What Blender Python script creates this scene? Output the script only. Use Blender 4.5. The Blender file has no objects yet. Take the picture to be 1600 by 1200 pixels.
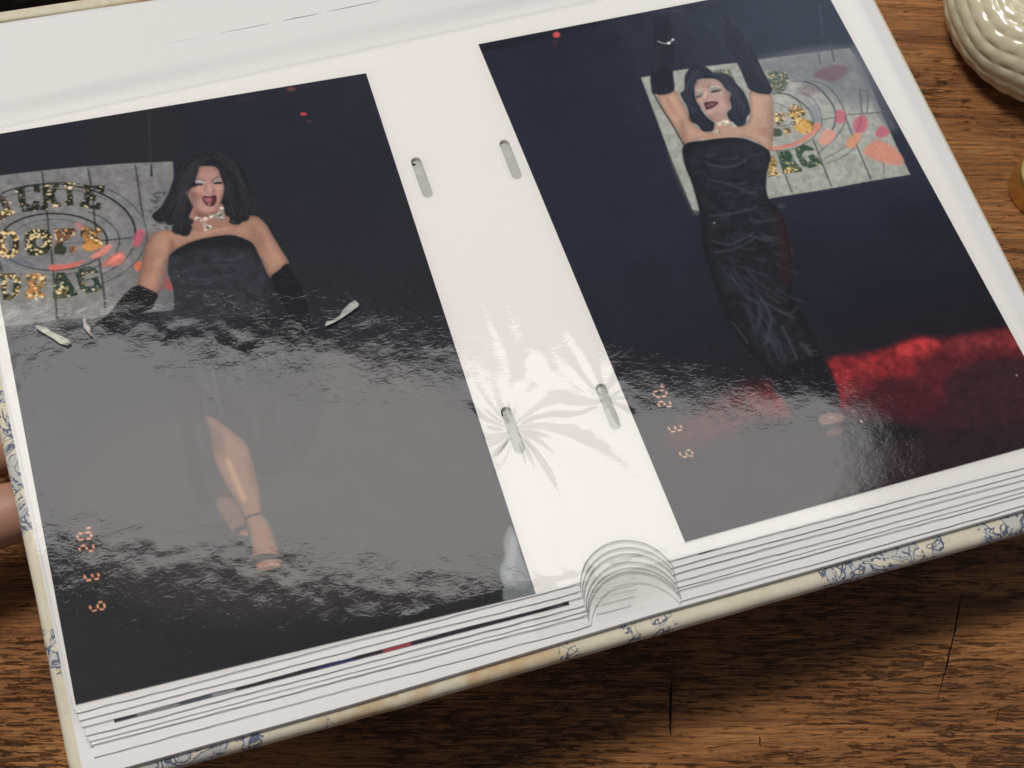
import bpy, bmesh, math, random
import numpy as np
from mathutils import Vector, Matrix, noise
from mathutils.geometry import tessellate_polygon
random.seed(3); RNG = np.random.RandomState(7)
SC = bpy.context.scene; COL = SC.collection
MM = 0.001
R = math.radians

# ------------------------------------------------------------------ camera, world, lamps
# The album lies tilted on the table: its own frame (mm, x along the leaf, y up the leaf, z off the leaf)
# is turned a little so that the front left corner, held by the hand, is lifted.
ALB = Matrix.Translation((-0.12, 0.08, 0.040)) @ Matrix.Rotation(R(4.0), 4, 'Y') @ Matrix.Rotation(R(-7.0), 4, 'X')
F_PX = 2687.437
TV = np.array([-135.59100967, -61.14190793, 429.95227593])
RM = np.array([[0.95192729, -0.2878805, 0.10468646], [-0.20214389, -0.84713149, -0.49143269], [0.23015708, 0.44664646, -0.86460087]])
CAMP = -RM.T @ TV
cam = bpy.data.cameras.new('camera'); camo = bpy.data.objects.new('camera', cam); COL.objects.link(camo)
cam.sensor_width = 36.0; cam.lens = F_PX / 1600 * 36.0; cam.clip_start = 0.01; cam.clip_end = 50
cr = np.array([RM[0], -RM[1], -RM[2]]).T
cl = Matrix([[*cr[0], CAMP[0] * MM], [*cr[1], CAMP[1] * MM], [*cr[2], CAMP[2] * MM], [0, 0, 0, 1]])
camo.matrix_world = ALB @ cl
cam.dof.use_dof = True; cam.dof.focus_distance = 0.425; cam.dof.aperture_fstop = 40
SC.camera = camo
w = bpy.data.worlds.new('World'); SC.world = w; w.use_nodes = True
w.node_tree.nodes['Background'].inputs[0].default_value = (0.80, 0.86, 1.0, 1)
w.node_tree.nodes['Background'].inputs[1].default_value = 0.15

def area(name, pos, target, sx, sy, radiance, color, spin=0.0, soft=None):
    l = bpy.data.lights.new(name, 'AREA'); l.shape = 'RECTANGLE'; l.size = sx * MM; l.size_y = sy * MM
    l.energy = radiance * math.pi * sx * sy * MM * MM; l.color = color
    o = bpy.data.objects.new(name, l); COL.objects.link(o)
    d = Vector(target) - Vector(pos)
    q = d.to_track_quat('-Z', 'Y').to_matrix().to_4x4() @ Matrix.Rotation(spin, 4, 'Z')
    o.matrix_world = ALB @ Matrix.Translation(Vector(pos) * MM) @ q
    if soft:
        l.use_nodes = True; nt = l.node_tree; em = nt.nodes['Emission']
        g = nt.nodes.new('ShaderNodeNewGeometry'); sp = nt.nodes.new('ShaderNodeSeparateXYZ'); nt.links.new(g.outputs['Parametric'], sp.inputs[0])
        prod = None
        for ax in (0, 1):
            m1 = nt.nodes.new('ShaderNodeMath'); m1.operation = 'SUBTRACT'; nt.links.new(sp.outputs[ax], m1.inputs[0]); m1.inputs[1].default_value = 0.5
            m2 = nt.nodes.new('ShaderNodeMath'); m2.operation = 'ABSOLUTE'; nt.links.new(m1.outputs[0], m2.inputs[0])
            mr = nt.nodes.new('ShaderNodeMapRange'); mr.interpolation_type = 'SMOOTHSTEP'
            mr.inputs['From Min'].default_value = 0.5; mr.inputs['From Max'].default_value = 0.5 - soft
            nt.links.new(m2.outputs[0], mr.inputs['Value'])
            if prod is None: prod = mr
            else:
                mm = nt.nodes.new('ShaderNodeMath'); mm.operation = 'MULTIPLY'
                nt.links.new(prod.outputs[0], mm.inputs[0]); nt.links.new(mr.outputs[0], mm.inputs[1]); nt.links.new(mm.outputs[0], em.inputs['Strength'])
    return o
area('key_lamp', (-370, 230, 1600), (120, -70, 0), 360, 360, 48.0, (1.0, 0.96, 0.91))
area('ceiling_panel_lamp', (275, 350, 1000), (275, 350, 0), 880, 246, 2.75, (1.0, 0.97, 0.94), R(-21), 0.09)
area('cool_side_lamp', (860, 800, 1000), (860, 800, 0), 660, 620, 0.78, (0.66, 0.78, 1.0), 0, 0.45)
SC.view_settings.view_transform = 'Standard'; SC.view_settings.look = 'None'
SC.view_settings.exposure = 0; SC.view_settings.gamma = 1
try:
    SC.cycles.use_denoising = True; SC.cycles.transparent_max_bounces = 24; SC.cycles.max_bounces = 10
except Exception: pass

# ------------------------------------------------------------------ helpers
def up(x, y, z=0.0):
    d = RM.T @ np.array([(x - 800) / F_PX, (y - 600) / F_PX, 1.0]); s = (z - CAMP[2]) / d[2]; return CAMP + s * d
def s2l(c):
    c = np.asarray(c, float) / 255.0
    return np.where(c <= 0.04045, c / 12.92, ((c + 0.055) / 1.055) ** 2.4)
def tag(o, label=None, cat=None, group=None, kind=None):
    if label: o['label'] = label
    if cat: o['category'] = cat
    if group: o['group'] = group
    if kind: o['kind'] = kind
    return o
def link(name, me, mat=None, parent=None, smooth=False):
    o = bpy.data.objects.new(name, me); COL.objects.link(o)
    if mat: me.materials.append(mat)
    if parent: o.parent = parent
    if smooth:
        me.polygons.foreach_set('use_smooth', [True] * len(me.polygons))
    return o
def mesh_vf(name, v, f):
    me = bpy.data.meshes.new(name); me.from_pydata([tuple(c * MM for c in p) for p in v], [], f); me.update(); return me
def empty(name, mw):
    o = bpy.data.objects.new(name, None); COL.objects.link(o); o.matrix_world = mw; o.empty_display_size = 0.02; return o
def grid_mesh(name, X, Y, Z):
    ny, nx = X.shape; n = nx * ny
    me = bpy.data.meshes.new(name); me.vertices.add(n)
    me.vertices.foreach_set('co', (np.stack([X, Y, Z], -1).reshape(-1) * MM).astype(np.float32))
    i = np.arange((ny - 1) * (nx - 1)); r_, c_ = i // (nx - 1), i % (nx - 1); a = r_ * nx + c_
    q = np.stack([a, a + 1, a + nx + 1, a + nx], 1).astype(np.int32)
    me.loops.add(q.size); me.loops.foreach_set('vertex_index', q.reshape(-1))
    me.polygons.add(len(q)); me.polygons.foreach_set('loop_start', np.arange(0, q.size, 4, dtype=np.int32))
    me.polygons.foreach_set('use_smooth', np.ones(len(q), bool)); me.update(calc_edges=True); return me
def slab(name, loops, z0, z1, mat, parent, smooth=False):
    """closed slab from an outline and holes (lists of (x,y)), between z0 (top) and z1 (bottom)"""
    L3 = [[Vector((x, y, 0)) for x, y in lp] for lp in loops]
    tris = tessellate_polygon(L3)
    flat = [p for lp in loops for p in lp]; n = len(flat)
    v = [(x, y, z0) for x, y in flat] + [(x, y, z1) for x, y in flat]; f = []
    for a, b, c in tris:
        ax, ay = flat[a]; bx, by = flat[b]; cx, cy = flat[c]
        if (bx - ax) * (cy - ay) - (by - ay) * (cx - ax) < 0: b, c = c, b
        f.append((a, b, c)); f.append((n + c, n + b, n + a))
    k = 0
    for lp in loops:
        m = len(lp)
        for i in range(m):
            a, b = k + i, k + (i + 1) % m; f.append((a, b, n + b, n + a))
        k += m
    me = mesh_vf(name, v, f); bm = bmesh.new(); bm.from_mesh(me); bmesh.ops.recalc_face_normals(bm, faces=bm.faces); bm.to_mesh(me); bm.free()
    return link(name, me, mat, parent, smooth)
def tube(name, pts, rad, mat, parent, n=6, closed=False):
    v, f = [], []; m = len(pts)
    for i, p in enumerate(pts):
        p = Vector(p); a = Vector(pts[max(0, i - 1)]); b = Vector(pts[min(m - 1, i + 1)])
        t = (b - a).normalized() if (b - a).length > 0 else Vector((1, 0, 0))
        u = t.cross(Vector((0, 0, 1))); u = u.normalized() if u.length > 1e-6 else Vector((1, 0, 0)); w_ = u.cross(t)
        rr = rad(i / max(1, m - 1)) if callable(rad) else rad
        for k in range(n):
            q = p + (u * math.cos(2 * math.pi * k / n) + w_ * math.sin(2 * math.pi * k / n)) * rr; v.append(tuple(q))
    for i in range(m - 1):
        for k in range(n): f.append((i * n + k, i * n + (k + 1) % n, (i + 1) * n + (k + 1) % n, (i + 1) * n + k))
    f.append(tuple(range(n - 1, -1, -1))); f.append(tuple((m - 1) * n + k for k in range(n)))
    return link(name, mesh_vf(name, v, f), mat, parent, True)
# --- node helpers
def material(name):
    m = bpy.data.materials.new(name); m.use_nodes = True; nt = m.node_tree
    return m, nt, nt.nodes['Principled BSDF']
def N(nt, t, **kw):
    n = nt.nodes.new(t)
    for k, v in kw.items():
        if k in n.inputs: n.inputs[k].default_value = v
        else: setattr(n, k, v)
    return n
def noise_tex(nt, vec, scale, detail=3, rough=0.5, dist=0.0):
    n = N(nt, 'ShaderNodeTexNoise'); n.inputs['Scale'].default_value = scale; n.inputs['Detail'].default_value = detail
    n.inputs['Roughness'].default_value = rough; n.inputs['Distortion'].default_value = dist; nt.links.new(vec, n.inputs['Vector']); return n.outputs['Fac']
def mapping(nt, src, loc=(0, 0, 0), rot=(0, 0, 0), sc=(1, 1, 1)):
    n = N(nt, 'ShaderNodeMapping'); n.inputs['Location'].default_value = loc; n.inputs['Rotation'].default_value = rot; n.inputs['Scale'].default_value = sc
    nt.links.new(src, n.inputs['Vector']); return n.outputs[0]
def ramp(nt, fac, stops):
    n = N(nt, 'ShaderNodeValToRGB'); cr_ = n.color_ramp
    while len(cr_.elements) > 1: cr_.elements.remove(cr_.elements[-1])
    for i, (p, c) in enumerate(stops):
        e = cr_.elements[0] if i == 0 else cr_.elements.new(p)
        e.position = p; e.color = (*c, 1) if len(c) == 3 else c
    nt.links.new(fac, n.inputs[0]); return n.outputs[0]
def math_(nt, op, a, b=None, clamp=False):
    n = N(nt, 'ShaderNodeMath', operation=op); n.use_clamp = clamp
    for i, x in enumerate((a, b)):
        if x is None: continue
        if isinstance(x, (int, float)): n.inputs[i].default_value = x
        else: nt.links.new(x, n.inputs[i])
    return n.outputs[0]
def mix(nt, fac, a, b, mode='MIX'):
    n = N(nt, 'ShaderNodeMix', data_type='RGBA', blend_type=mode)
    for k, x in ((0, fac), (6, a), (7, b)):
        if isinstance(x, (int, float)): n.inputs[k].default_value = x
        elif isinstance(x, tuple): n.inputs[k].default_value = (*x, 1) if len(x) == 3 else x
        else: nt.links.new(x, n.inputs[k])
    return n.outputs[2]
def bump(nt, h, strength, dist, normal=None):
    n = N(nt, 'ShaderNodeBump'); n.inputs['Strength'].default_value = strength; n.inputs['Distance'].default_value = dist
    nt.links.new(h, n.inputs['Height'])
    if normal: nt.links.new(normal, n.inputs['Normal'])
    return n.outputs[0]
def coord(nt, which='Object'): return N(nt, 'ShaderNodeTexCoord').outputs[which]

# ------------------------------------------------------------------ materials
def mat_wood():
    m, nt, b = material('weathered_oak'); c = coord(nt)
    v = mapping(nt, c, rot=(0, 0, R(15.0)))          # grain runs along local x of this space
    warp = noise_tex(nt, mapping(nt, v, sc=(14, 60, 1)), 1.0, 3, 0.55)
    wv = N(nt, 'ShaderNodeVectorMath', operation='MULTIPLY_ADD')
    cmb = N(nt, 'ShaderNodeCombineXYZ'); nt.links.new(warp, cmb.inputs[1])
    nt.links.new(cmb.outputs[0], wv.inputs[0]); wv.inputs[1].default_value = (0, 0.004, 0); nt.links.new(v, wv.inputs[2]); vw = wv.outputs[0]
    broad = noise_tex(nt, mapping(nt, vw, sc=(6, 110, 1)), 1.0, 4, 0.6)
    fib = noise_tex(nt, mapping(nt, vw, sc=(52, 1300, 1)), 1.0, 5, 0.65)
    fine = noise_tex(nt, mapping(nt, vw, sc=(160, 3200, 1)), 1.0, 3, 0.6)
    pits = noise_tex(nt, mapping(nt, vw, loc=(3, 1, 0), sc=(130, 1000, 1)), 1.0, 6, 0.72, 0.6)
    zone = noise_tex(nt, mapping(nt, v, loc=(5.3, 2, 0), sc=(16, 48, 1)), 1.0, 3, 0.55)
    base = ramp(nt, broad, [(0.28, (0.17, 0.074, 0.025)), (0.45, (0.33, 0.138, 0.045)), (0.6, (0.47, 0.21, 0.068)), (0.75, (0.60, 0.30, 0.108))])
    fr = ramp(nt, fib, [(0.3, (0.30, 0.26, 0.24)), (0.5, (0.92, 0.92, 0.92)), (0.68, (1.35, 1.28, 1.2))])
    col = mix(nt, 1.0, base, fr, 'MULTIPLY')
    ff = ramp(nt, fine, [(0.32, (0.6, 0.57, 0.55)), (0.55, (1, 1, 1)), (0.75, (1.18, 1.14, 1.1))]); col = mix(nt, 0.8, col, ff, 'MULTIPLY')
    # worn, lifted dark flakes where the finish has gone
    pz = math_(nt, 'ADD', pits, math_(nt, 'MULTIPLY', math_(nt, 'SUBTRACT', zone, 0.5), 0.42))
    wy = N(nt, 'ShaderNodeSeparateXYZ'); nt.links.new(c, wy.inputs[0])
    wr_ = N(nt, 'ShaderNodeMapRange'); wr_.inputs['From Min'].default_value = -0.05; wr_.inputs['From Max'].default_value = 0.06; wr_.inputs['To Max'].default_value = 0.085; nt.links.new(wy.outputs[1], wr_.inputs['Value'])
    pz = math_(nt, 'SUBTRACT', pz, wr_.outputs[0])      # the far side of the table is less worn
    pm = ramp(nt, pz, [(0.53, (0, 0, 0)), (0.60, (1, 1, 1))])
    col = mix(nt, math_(nt, 'MULTIPLY', pm, 0.68), col, (0.065, 0.033, 0.02))
    sc_ = noise_tex(nt, mapping(nt, v, rot=(0, 0, R(35)), sc=(120, 420, 1)), 1.0, 2, 0.5); sz = noise_tex(nt, mapping(nt, v, loc=(9, 9, 0)), 14, 2)
    sm = math_(nt, 'MULTIPLY', ramp(nt, sc_, [(0.66, (0, 0, 0)), (0.74, (1, 1, 1))]), ramp(nt, sz, [(0.52, (0, 0, 0)), (0.65, (1, 1, 1))]))
    col = mix(nt, math_(nt, 'MULTIPLY', sm, 0.35), col, (0.45, 0.33, 0.2))
    nt.links.new(col, b.inputs['Base Color'])
    rg = math_(nt, 'ADD', math_(nt, 'MULTIPLY', pm, 0.12), 0.42); nt.links.new(rg, b.inputs['Roughness'])
    b.inputs['Specular IOR Level'].default_value = 0.35
    h = math_(nt, 'ADD', math_(nt, 'MULTIPLY', fib, 0.8), math_(nt, 'MULTIPLY', fine, 0.25))
    h = math_(nt, 'SUBTRACT', h, math_(nt, 'MULTIPLY', pm, 0.35))
    nt.links.new(bump(nt, h, 1.0, 0.0010), b.inputs['Normal']); return m
def mat_card(name='white_card', col=(0.80, 0.785, 0.765)):
    m, nt, b = material(name); c = coord(nt)
    n = noise_tex(nt, c, 900, 3); n2 = noise_tex(nt, c, 25, 2)
    k = mix(nt, n, tuple(x * 0.975 for x in col), tuple(min(1, x * 1.02) for x in col)); k = mix(nt, math_(nt, 'MULTIPLY', n2, 0.25), k, tuple(x * 0.95 for x in col))
    nt.links.new(k, b.inputs['Base Color']); b.inputs['Roughness'].default_value = 0.55; b.inputs['Specular IOR Level'].default_value = 0.3
    nt.links.new(bump(nt, n, 0.15, 0.0001), b.inputs['Normal']); return m
def film_mat(name, ior=1.75, ripple=0.21, tint=(1, 1, 1), alpha=0.0):
    m = bpy.data.materials.new(name); m.use_nodes = True; nt = m.node_tree; nt.nodes.remove(nt.nodes['Principled BSDF'])
    out = nt.nodes['Material Output']; c = coord(nt)
    a = noise_tex(nt, mapping(nt, c, rot=(0, 0, R(20)), sc=(760, 1150, 1)), 1.0, 2, 0.5, 0.8)
    b_ = noise_tex(nt, c, 160, 2, 0.5)
    z = ramp(nt, noise_tex(nt, c, 26, 2), [(0.35, (0.55,) * 3), (0.65, (1.0,) * 3)])
    h = math_(nt, 'ADD', math_(nt, 'MULTIPLY', math_(nt, 'MULTIPLY', a, z), 0.6), math_(nt, 'MULTIPLY', b_, 0.7))
    bn = bump(nt, h, ripple, 0.00012)
    gl = N(nt, 'ShaderNodeBsdfGlossy'); gl.inputs['Roughness'].default_value = 0.035; nt.links.new(bn, gl.inputs['Normal'])
    tr = N(nt, 'ShaderNodeBsdfTransparent'); tr.inputs[0].default_value = (*tint, 1)
    fr = N(nt, 'ShaderNodeFresnel'); fr.inputs['IOR'].default_value = ior; nt.links.new(bn, fr.inputs['Normal'])
    mx = N(nt, 'ShaderNodeMixShader'); nt.links.new(fr.outputs[0], mx.inputs[0]); nt.links.new(tr.outputs[0], mx.inputs[1]); nt.links.new(gl.outputs[0], mx.inputs[2])
    last = mx
    if alpha:
        df = N(nt, 'ShaderNodeBsdfDiffuse'); df.inputs[0].default_value = (0.8, 0.79, 0.77, 1)
        m2 = N(nt, 'ShaderNodeMixShader'); m2.inputs[0].default_value = alpha; nt.links.new(mx.outputs[0], m2.inputs[1]); nt.links.new(df.outputs[0], m2.inputs[2]); last = m2
    nt.links.new(last.outputs[0], out.inputs[0]); return m
def mat_simple(name, col, rough, spec=0.5, metal=0.0, coat=0.0):
    m, nt, b = material(name); b.inputs['Base Color'].default_value = (*col, 1); b.inputs['Roughness'].default_value = rough
    b.inputs['Specular IOR Level'].default_value = spec; b.inputs['Metallic'].default_value = metal; b.inputs['Coat Weight'].default_value = coat; return m
def mat_print():
    m, nt, b = material('printed_photo_paper'); a = N(nt, 'ShaderNodeAttribute', attribute_name='picture'); nt.links.new(a.outputs['Color'], b.inputs['Base Color'])
    b.inputs['Roughness'].default_value = 0.5; b.inputs['Specular IOR Level'].default_value = 0.15; return m
def mat_cloth():
    m, nt, b = material('cream_cover_cloth'); c = coord(nt); sp = N(nt, 'ShaderNodeSeparateXYZ'); nt.links.new(c, sp.inputs[0])
    X, Y = sp.outputs[0], sp.outputs[1]
    base = mix(nt, noise_tex(nt, c, 320, 3), (0.60, 0.545, 0.40), (0.76, 0.70, 0.56))
    st = noise_tex(nt, mapping(nt, c, loc=(0.4, 0.1, 0)), 85, 4, 0.6)
    # foxing on the front edge, left of the thumb cut
    fz = math_(nt, 'MULTIPLY', ramp(nt, X, [(0.012, (0,) * 3), (0.035, (1,) * 3), (0.09, (1,) * 3), (0.125, (0,) * 3)]), ramp(nt, st, [(0.47, (0,) * 3), (0.62, (1,) * 3)]))
    col = mix(nt, math_(nt, 'MULTIPLY', fz, 0.7), base, (0.52, 0.30, 0.10))
    # printed blue line drawing, in clusters along the edges
    nz = noise_tex(nt, mapping(nt, c, loc=(0.31, 0.2, 0.1)), 105, 3, 0.55, 1.2)
    nz2 = noise_tex(nt, mapping(nt, c, loc=(0.81, 0.5, 0.3)), 190, 2, 0.5, 0.8)
    def line(src, centre, wd):
        return math_(nt, 'LESS_THAN', math_(nt, 'ABSOLUTE', math_(nt, 'SUBTRACT', src, centre)), wd)
    ln = math_(nt, 'MAXIMUM', math_(nt, 'MAXIMUM', line(nz, 0.5, 0.013), line(nz, 0.61, 0.009)), line(nz2, 0.52, 0.012))
    fill = math_(nt, 'GREATER_THAN', nz, 0.5)
    zone = lambda a_, b_, src: math_(nt, 'MULTIPLY', math_(nt, 'GREATER_THAN', src, a_), math_(nt, 'LESS_THAN', src, b_))
    jit = math_(nt, 'MULTIPLY', math_(nt, 'SUBTRACT', noise_tex(nt, c, 260, 2), 0.5), 0.010); X_, Y_ = X, Y; X = math_(nt, 'ADD', X, jit); Y = math_(nt, 'ADD', Y, jit)
    front = math_(nt, 'LESS_THAN', Y, -0.150); left = math_(nt, 'LESS_THAN', X, 0.006)
    zx = None
    for a_, b_ in ((0.012, 0.036), (0.048, 0.052), (0.104, 0.108), (0.119, 0.131), (0.169, 0.201), (0.211, 0.232)):
        k = zone(a_, b_, X); zx = k if zx is None else math_(nt, 'ADD', zx, k)
    zf = math_(nt, 'MULTIPLY', zx, front)
    zy = None
    for a_, b_ in ((-0.064, -0.030), (-0.107, -0.070), (-0.141, -0.131), (0.0, 0.03)):
        k = zone(a_, b_, Y); zy = k if zy is None else math_(nt, 'ADD', zy, k)
    zl = math_(nt, 'MULTIPLY', zy, left); zt = math_(nt, 'MAXIMUM', zf, zl)
    col = mix(nt, math_(nt, 'MULTIPLY', math_(nt, 'MULTIPLY', math_(nt, 'MULTIPLY', fill, zt), math_(nt, 'MAXIMUM', math_(nt, 'GREATER_THAN', X, 0.16), math_(nt, 'LESS_THAN', X, 0.04))), 0.5), col, (0.42, 0.46, 0.52))
    col = mix(nt, math_(nt, 'MULTIPLY', math_(nt, 'MULTIPLY', ln, zt), 0.85), col, (0.055, 0.085, 0.17))
    nt.links.new(col, b.inputs['Base Color']); b.inputs['Roughness'].default_value = 0.8; b.inputs['Specular IOR Level'].default_value = 0.2
    wv1 = N(nt, 'ShaderNodeTexWave'); wv1.inputs['Scale'].default_value = 700; nt.links.new(mapping(nt, c, rot=(0, 0, R(40))), wv1.inputs['Vector'])
    wv2 = N(nt, 'ShaderNodeTexWave'); wv2.inputs['Scale'].default_value = 700; nt.links.new(mapping(nt, c, rot=(0, 0, R(-50))), wv2.inputs['Vector'])
    nt.links.new(bump(nt, math_(nt, 'ADD', wv1.outputs['Fac'], wv2.outputs['Fac']), 0.3, 0.00006), b.inputs['Normal']); return m
def mat_skin():
    m, nt, b = material('skin'); c = coord(nt)
    k = mix(nt, noise_tex(nt, c, 60, 3), (0.40, 0.20, 0.135), (0.56, 0.32, 0.23)); nt.links.new(k, b.inputs['Base Color'])
    b.inputs['Roughness'].default_value = 0.45; b.inputs['Subsurface Weight'].default_value = 0.15; b.inputs['Subsurface Radius'].default_value = (0.004, 0.0015, 0.001)
    n = noise_tex(nt, mapping(nt, c, sc=(600, 1500, 900)), 1.0, 3); nt.links.new(bump(nt, n, 0.35, 0.0002), b.inputs['Normal']); return m
def mat_ceramic():
    m, nt, b = material('cream_glaze'); c = coord(nt)
    k = mix(nt, noise_tex(nt, c, 40, 3), (0.62, 0.54, 0.36), (0.74, 0.66, 0.46)); nt.links.new(k, b.inputs['Base Color'])
    b.inputs['Roughness'].default_value = 0.22; b.inputs['Coat Weight'].default_value = 0.6; b.inputs['Coat Roughness'].default_value = 0.06
    nt.links.new(bump(nt, noise_tex(nt, c, 300, 2), 0.12, 0.0002), b.inputs['Normal']); return m
def mat_dark_matte():
    m, nt, b = material('charcoal_matte'); c = coord(nt)
    k = mix(nt, noise_tex(nt, c, 500, 4), (0.014, 0.014, 0.016), (0.035, 0.034, 0.037)); nt.links.new(k, b.inputs['Base Color']); b.inputs['Roughness'].default_value = 0.85
    nt.links.new(bump(nt, noise_tex(nt, c, 900, 3), 0.4, 0.0003), b.inputs['Normal']); return m
WOOD, CARD, PRINT, CLOTH = mat_wood(), mat_card(), mat_print(), mat_cloth()
CARD2 = mat_card('lower_card', (0.78, 0.765, 0.75))
FILM = film_mat('clear_film'); FILM_IN = film_mat('inner_film', 1.28, 0.4, (0.97, 0.97, 0.965)); FILM_CUT = film_mat('film_cut_edge', 1.5, 0.2, (0.80, 0.80, 0.79), 0.25)
POCKET = film_mat('slot_film', 1.7, 0.9, (0.93, 0.93, 0.92), 0.0)
EDGE = mat_simple('film_edge', (0.86, 0.85, 0.84), 0.12, 0.8)
PAPER_BACK = mat_simple('photo_paper_back', (0.8, 0.8, 0.8), 0.5)

# ------------------------------------------------------------------ table (the setting)
def build_table():
    n = 2; me = bpy.data.meshes.new('table_top')
    bm = bmesh.new(); bmesh.ops.create_cube(bm, size=1.0, matrix=Matrix.Translation((0, 0.15, -0.015)) @ Matrix.Diagonal((1.8, 1.5, 0.03, 1)))
    bmesh.ops.bevel(bm, geom=list(bm.edges), offset=0.004, segments=2, affect='EDGES'); bm.to_mesh(me); bm.free()
    t = link('table_top', me, WOOD); tag(t, 'worn brown oak table top with dark flaked grain', None, None, 'structure')
    # short dark checks across the grain
    dark = mat_simple('dark_crack', (0.012, 0.008, 0.006), 0.9, 0.1)
    Wi = ALB
    def on_table(x, y):
        P = Wi @ Vector(tuple(up(x, y, 0) * MM)); Cc = Wi @ Vector(tuple(CAMP * MM)); d = P - Cc; s = (0.00006 - Cc.z) / d.z; return Cc + d * s
    for pts, wd in (([(1049, 1060), (1048, 1095), (1047, 1125), (1048, 1152)], .35), ([(1502, 930), (1492, 985), (1478, 1045), (1463, 1098)], .3),
                    ([(1266, 1040), (1240, 1066), (1212, 1092)], .12), ([(1562, 1104), (1556, 1132)], .18), ([(1187, 1150), (1188, 1167)], .2)):
        v = []; f = []
        fine = []
        for (a, b) in zip(pts[:-1], pts[1:]):
            for k in range(8): fine.append((a[0] + (b[0] - a[0]) * k / 8, a[1] + (b[1] - a[1]) * k / 8))
        fine.append(pts[-1])
        for i, (x, y) in enumerate(fine):
            u = i / (len(fine) - 1); ww = wd * math.sin(math.pi * min(1, max(0.04, u))) ** .5 * random.uniform(.6, 1.25) * MM
            p = on_table(x + random.uniform(-.5, .5), y); v += [(p.x - ww, p.y - ww * .3, p.z), (p.x + ww, p.y + ww * .3, p.z)]
        for i in range(len(fine) - 1): f.append((2 * i, 2 * i + 1, 2 * i + 3, 2 * i + 2))
        me = bpy.data.meshes.new('crack'); me.from_pydata(v, [], f); me.update(); link('crack', me, dark, t)
    return t
build_table()
# ------------------------------------------------------------------ the two printed pictures (flat print, stored on the photo paper)
def vnoise(h, w_, cell, seed, octaves=1):
    rng = np.random.RandomState(seed); out = np.zeros((h, w_)); amp = 1.0; tot = 0
    for o in range(octaves):
        c = max(1.0, cell / 2 ** o); gh, gw = int(h / c) + 3, int(w_ / c) + 3; g = rng.rand(gh, gw)
        y = np.arange(h) / c; x = np.arange(w_) / c; yi = y.astype(int); xi = x.astype(int); fy = y - yi; fx = x - xi
        fy = fy * fy * (3 - 2 * fy); fx = fx * fx * (3 - 2 * fx)
        a = g[yi][:, xi]; b = g[yi][:, xi + 1]; c_ = g[yi + 1][:, xi]; d = g[yi + 1][:, xi + 1]
        out += amp * ((a * (1 - fx) + b * fx) * (1 - fy[:, None]) + (c_ * (1 - fx) + d * fx) * fy[:, None]); tot += amp; amp *= 0.5
    return out / tot
def blur(a, r):
    if r < 0.6: return a
    k = np.exp(-0.5 * (np.arange(-int(3 * r) - 1, int(3 * r) + 2) / r) ** 2); k /= k.sum(); p = len(k) // 2
    b = np.pad(a, ((p, p), (0, 0)), 'edge'); a = sum(k[i] * b[i:i + a.shape[0]] for i in range(len(k)))
    b = np.pad(a, ((0, 0), (p, p)), 'edge'); return sum(k[i] * b[:, i:i + a.shape[1]] for i in range(len(k)))
def spline(pts, closed, n=6):
    P = np.array(pts, float); m = len(P)
    if m < 3: return P
    out = []
    rng_ = range(m if closed else m - 1)
    for i in rng_:
        if closed: p0, p1, p2, p3 = P[i - 1], P[i], P[(i + 1) % m], P[(i + 2) % m]
        else: p0, p1, p2, p3 = P[max(i - 1, 0)], P[i], P[i + 1], P[min(i + 2, m - 1)]
        for k in range(n):
            t = k / n; out.append(0.5 * ((2 * p1) + (-p0 + p2) * t + (2 * p0 - 5 * p1 + 4 * p2 - p3) * t * t + (-p0 + 3 * p1 - 3 * p2 + p3) * t ** 3))
    if not closed: out.append(P[-1])
    return np.array(out)
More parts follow.
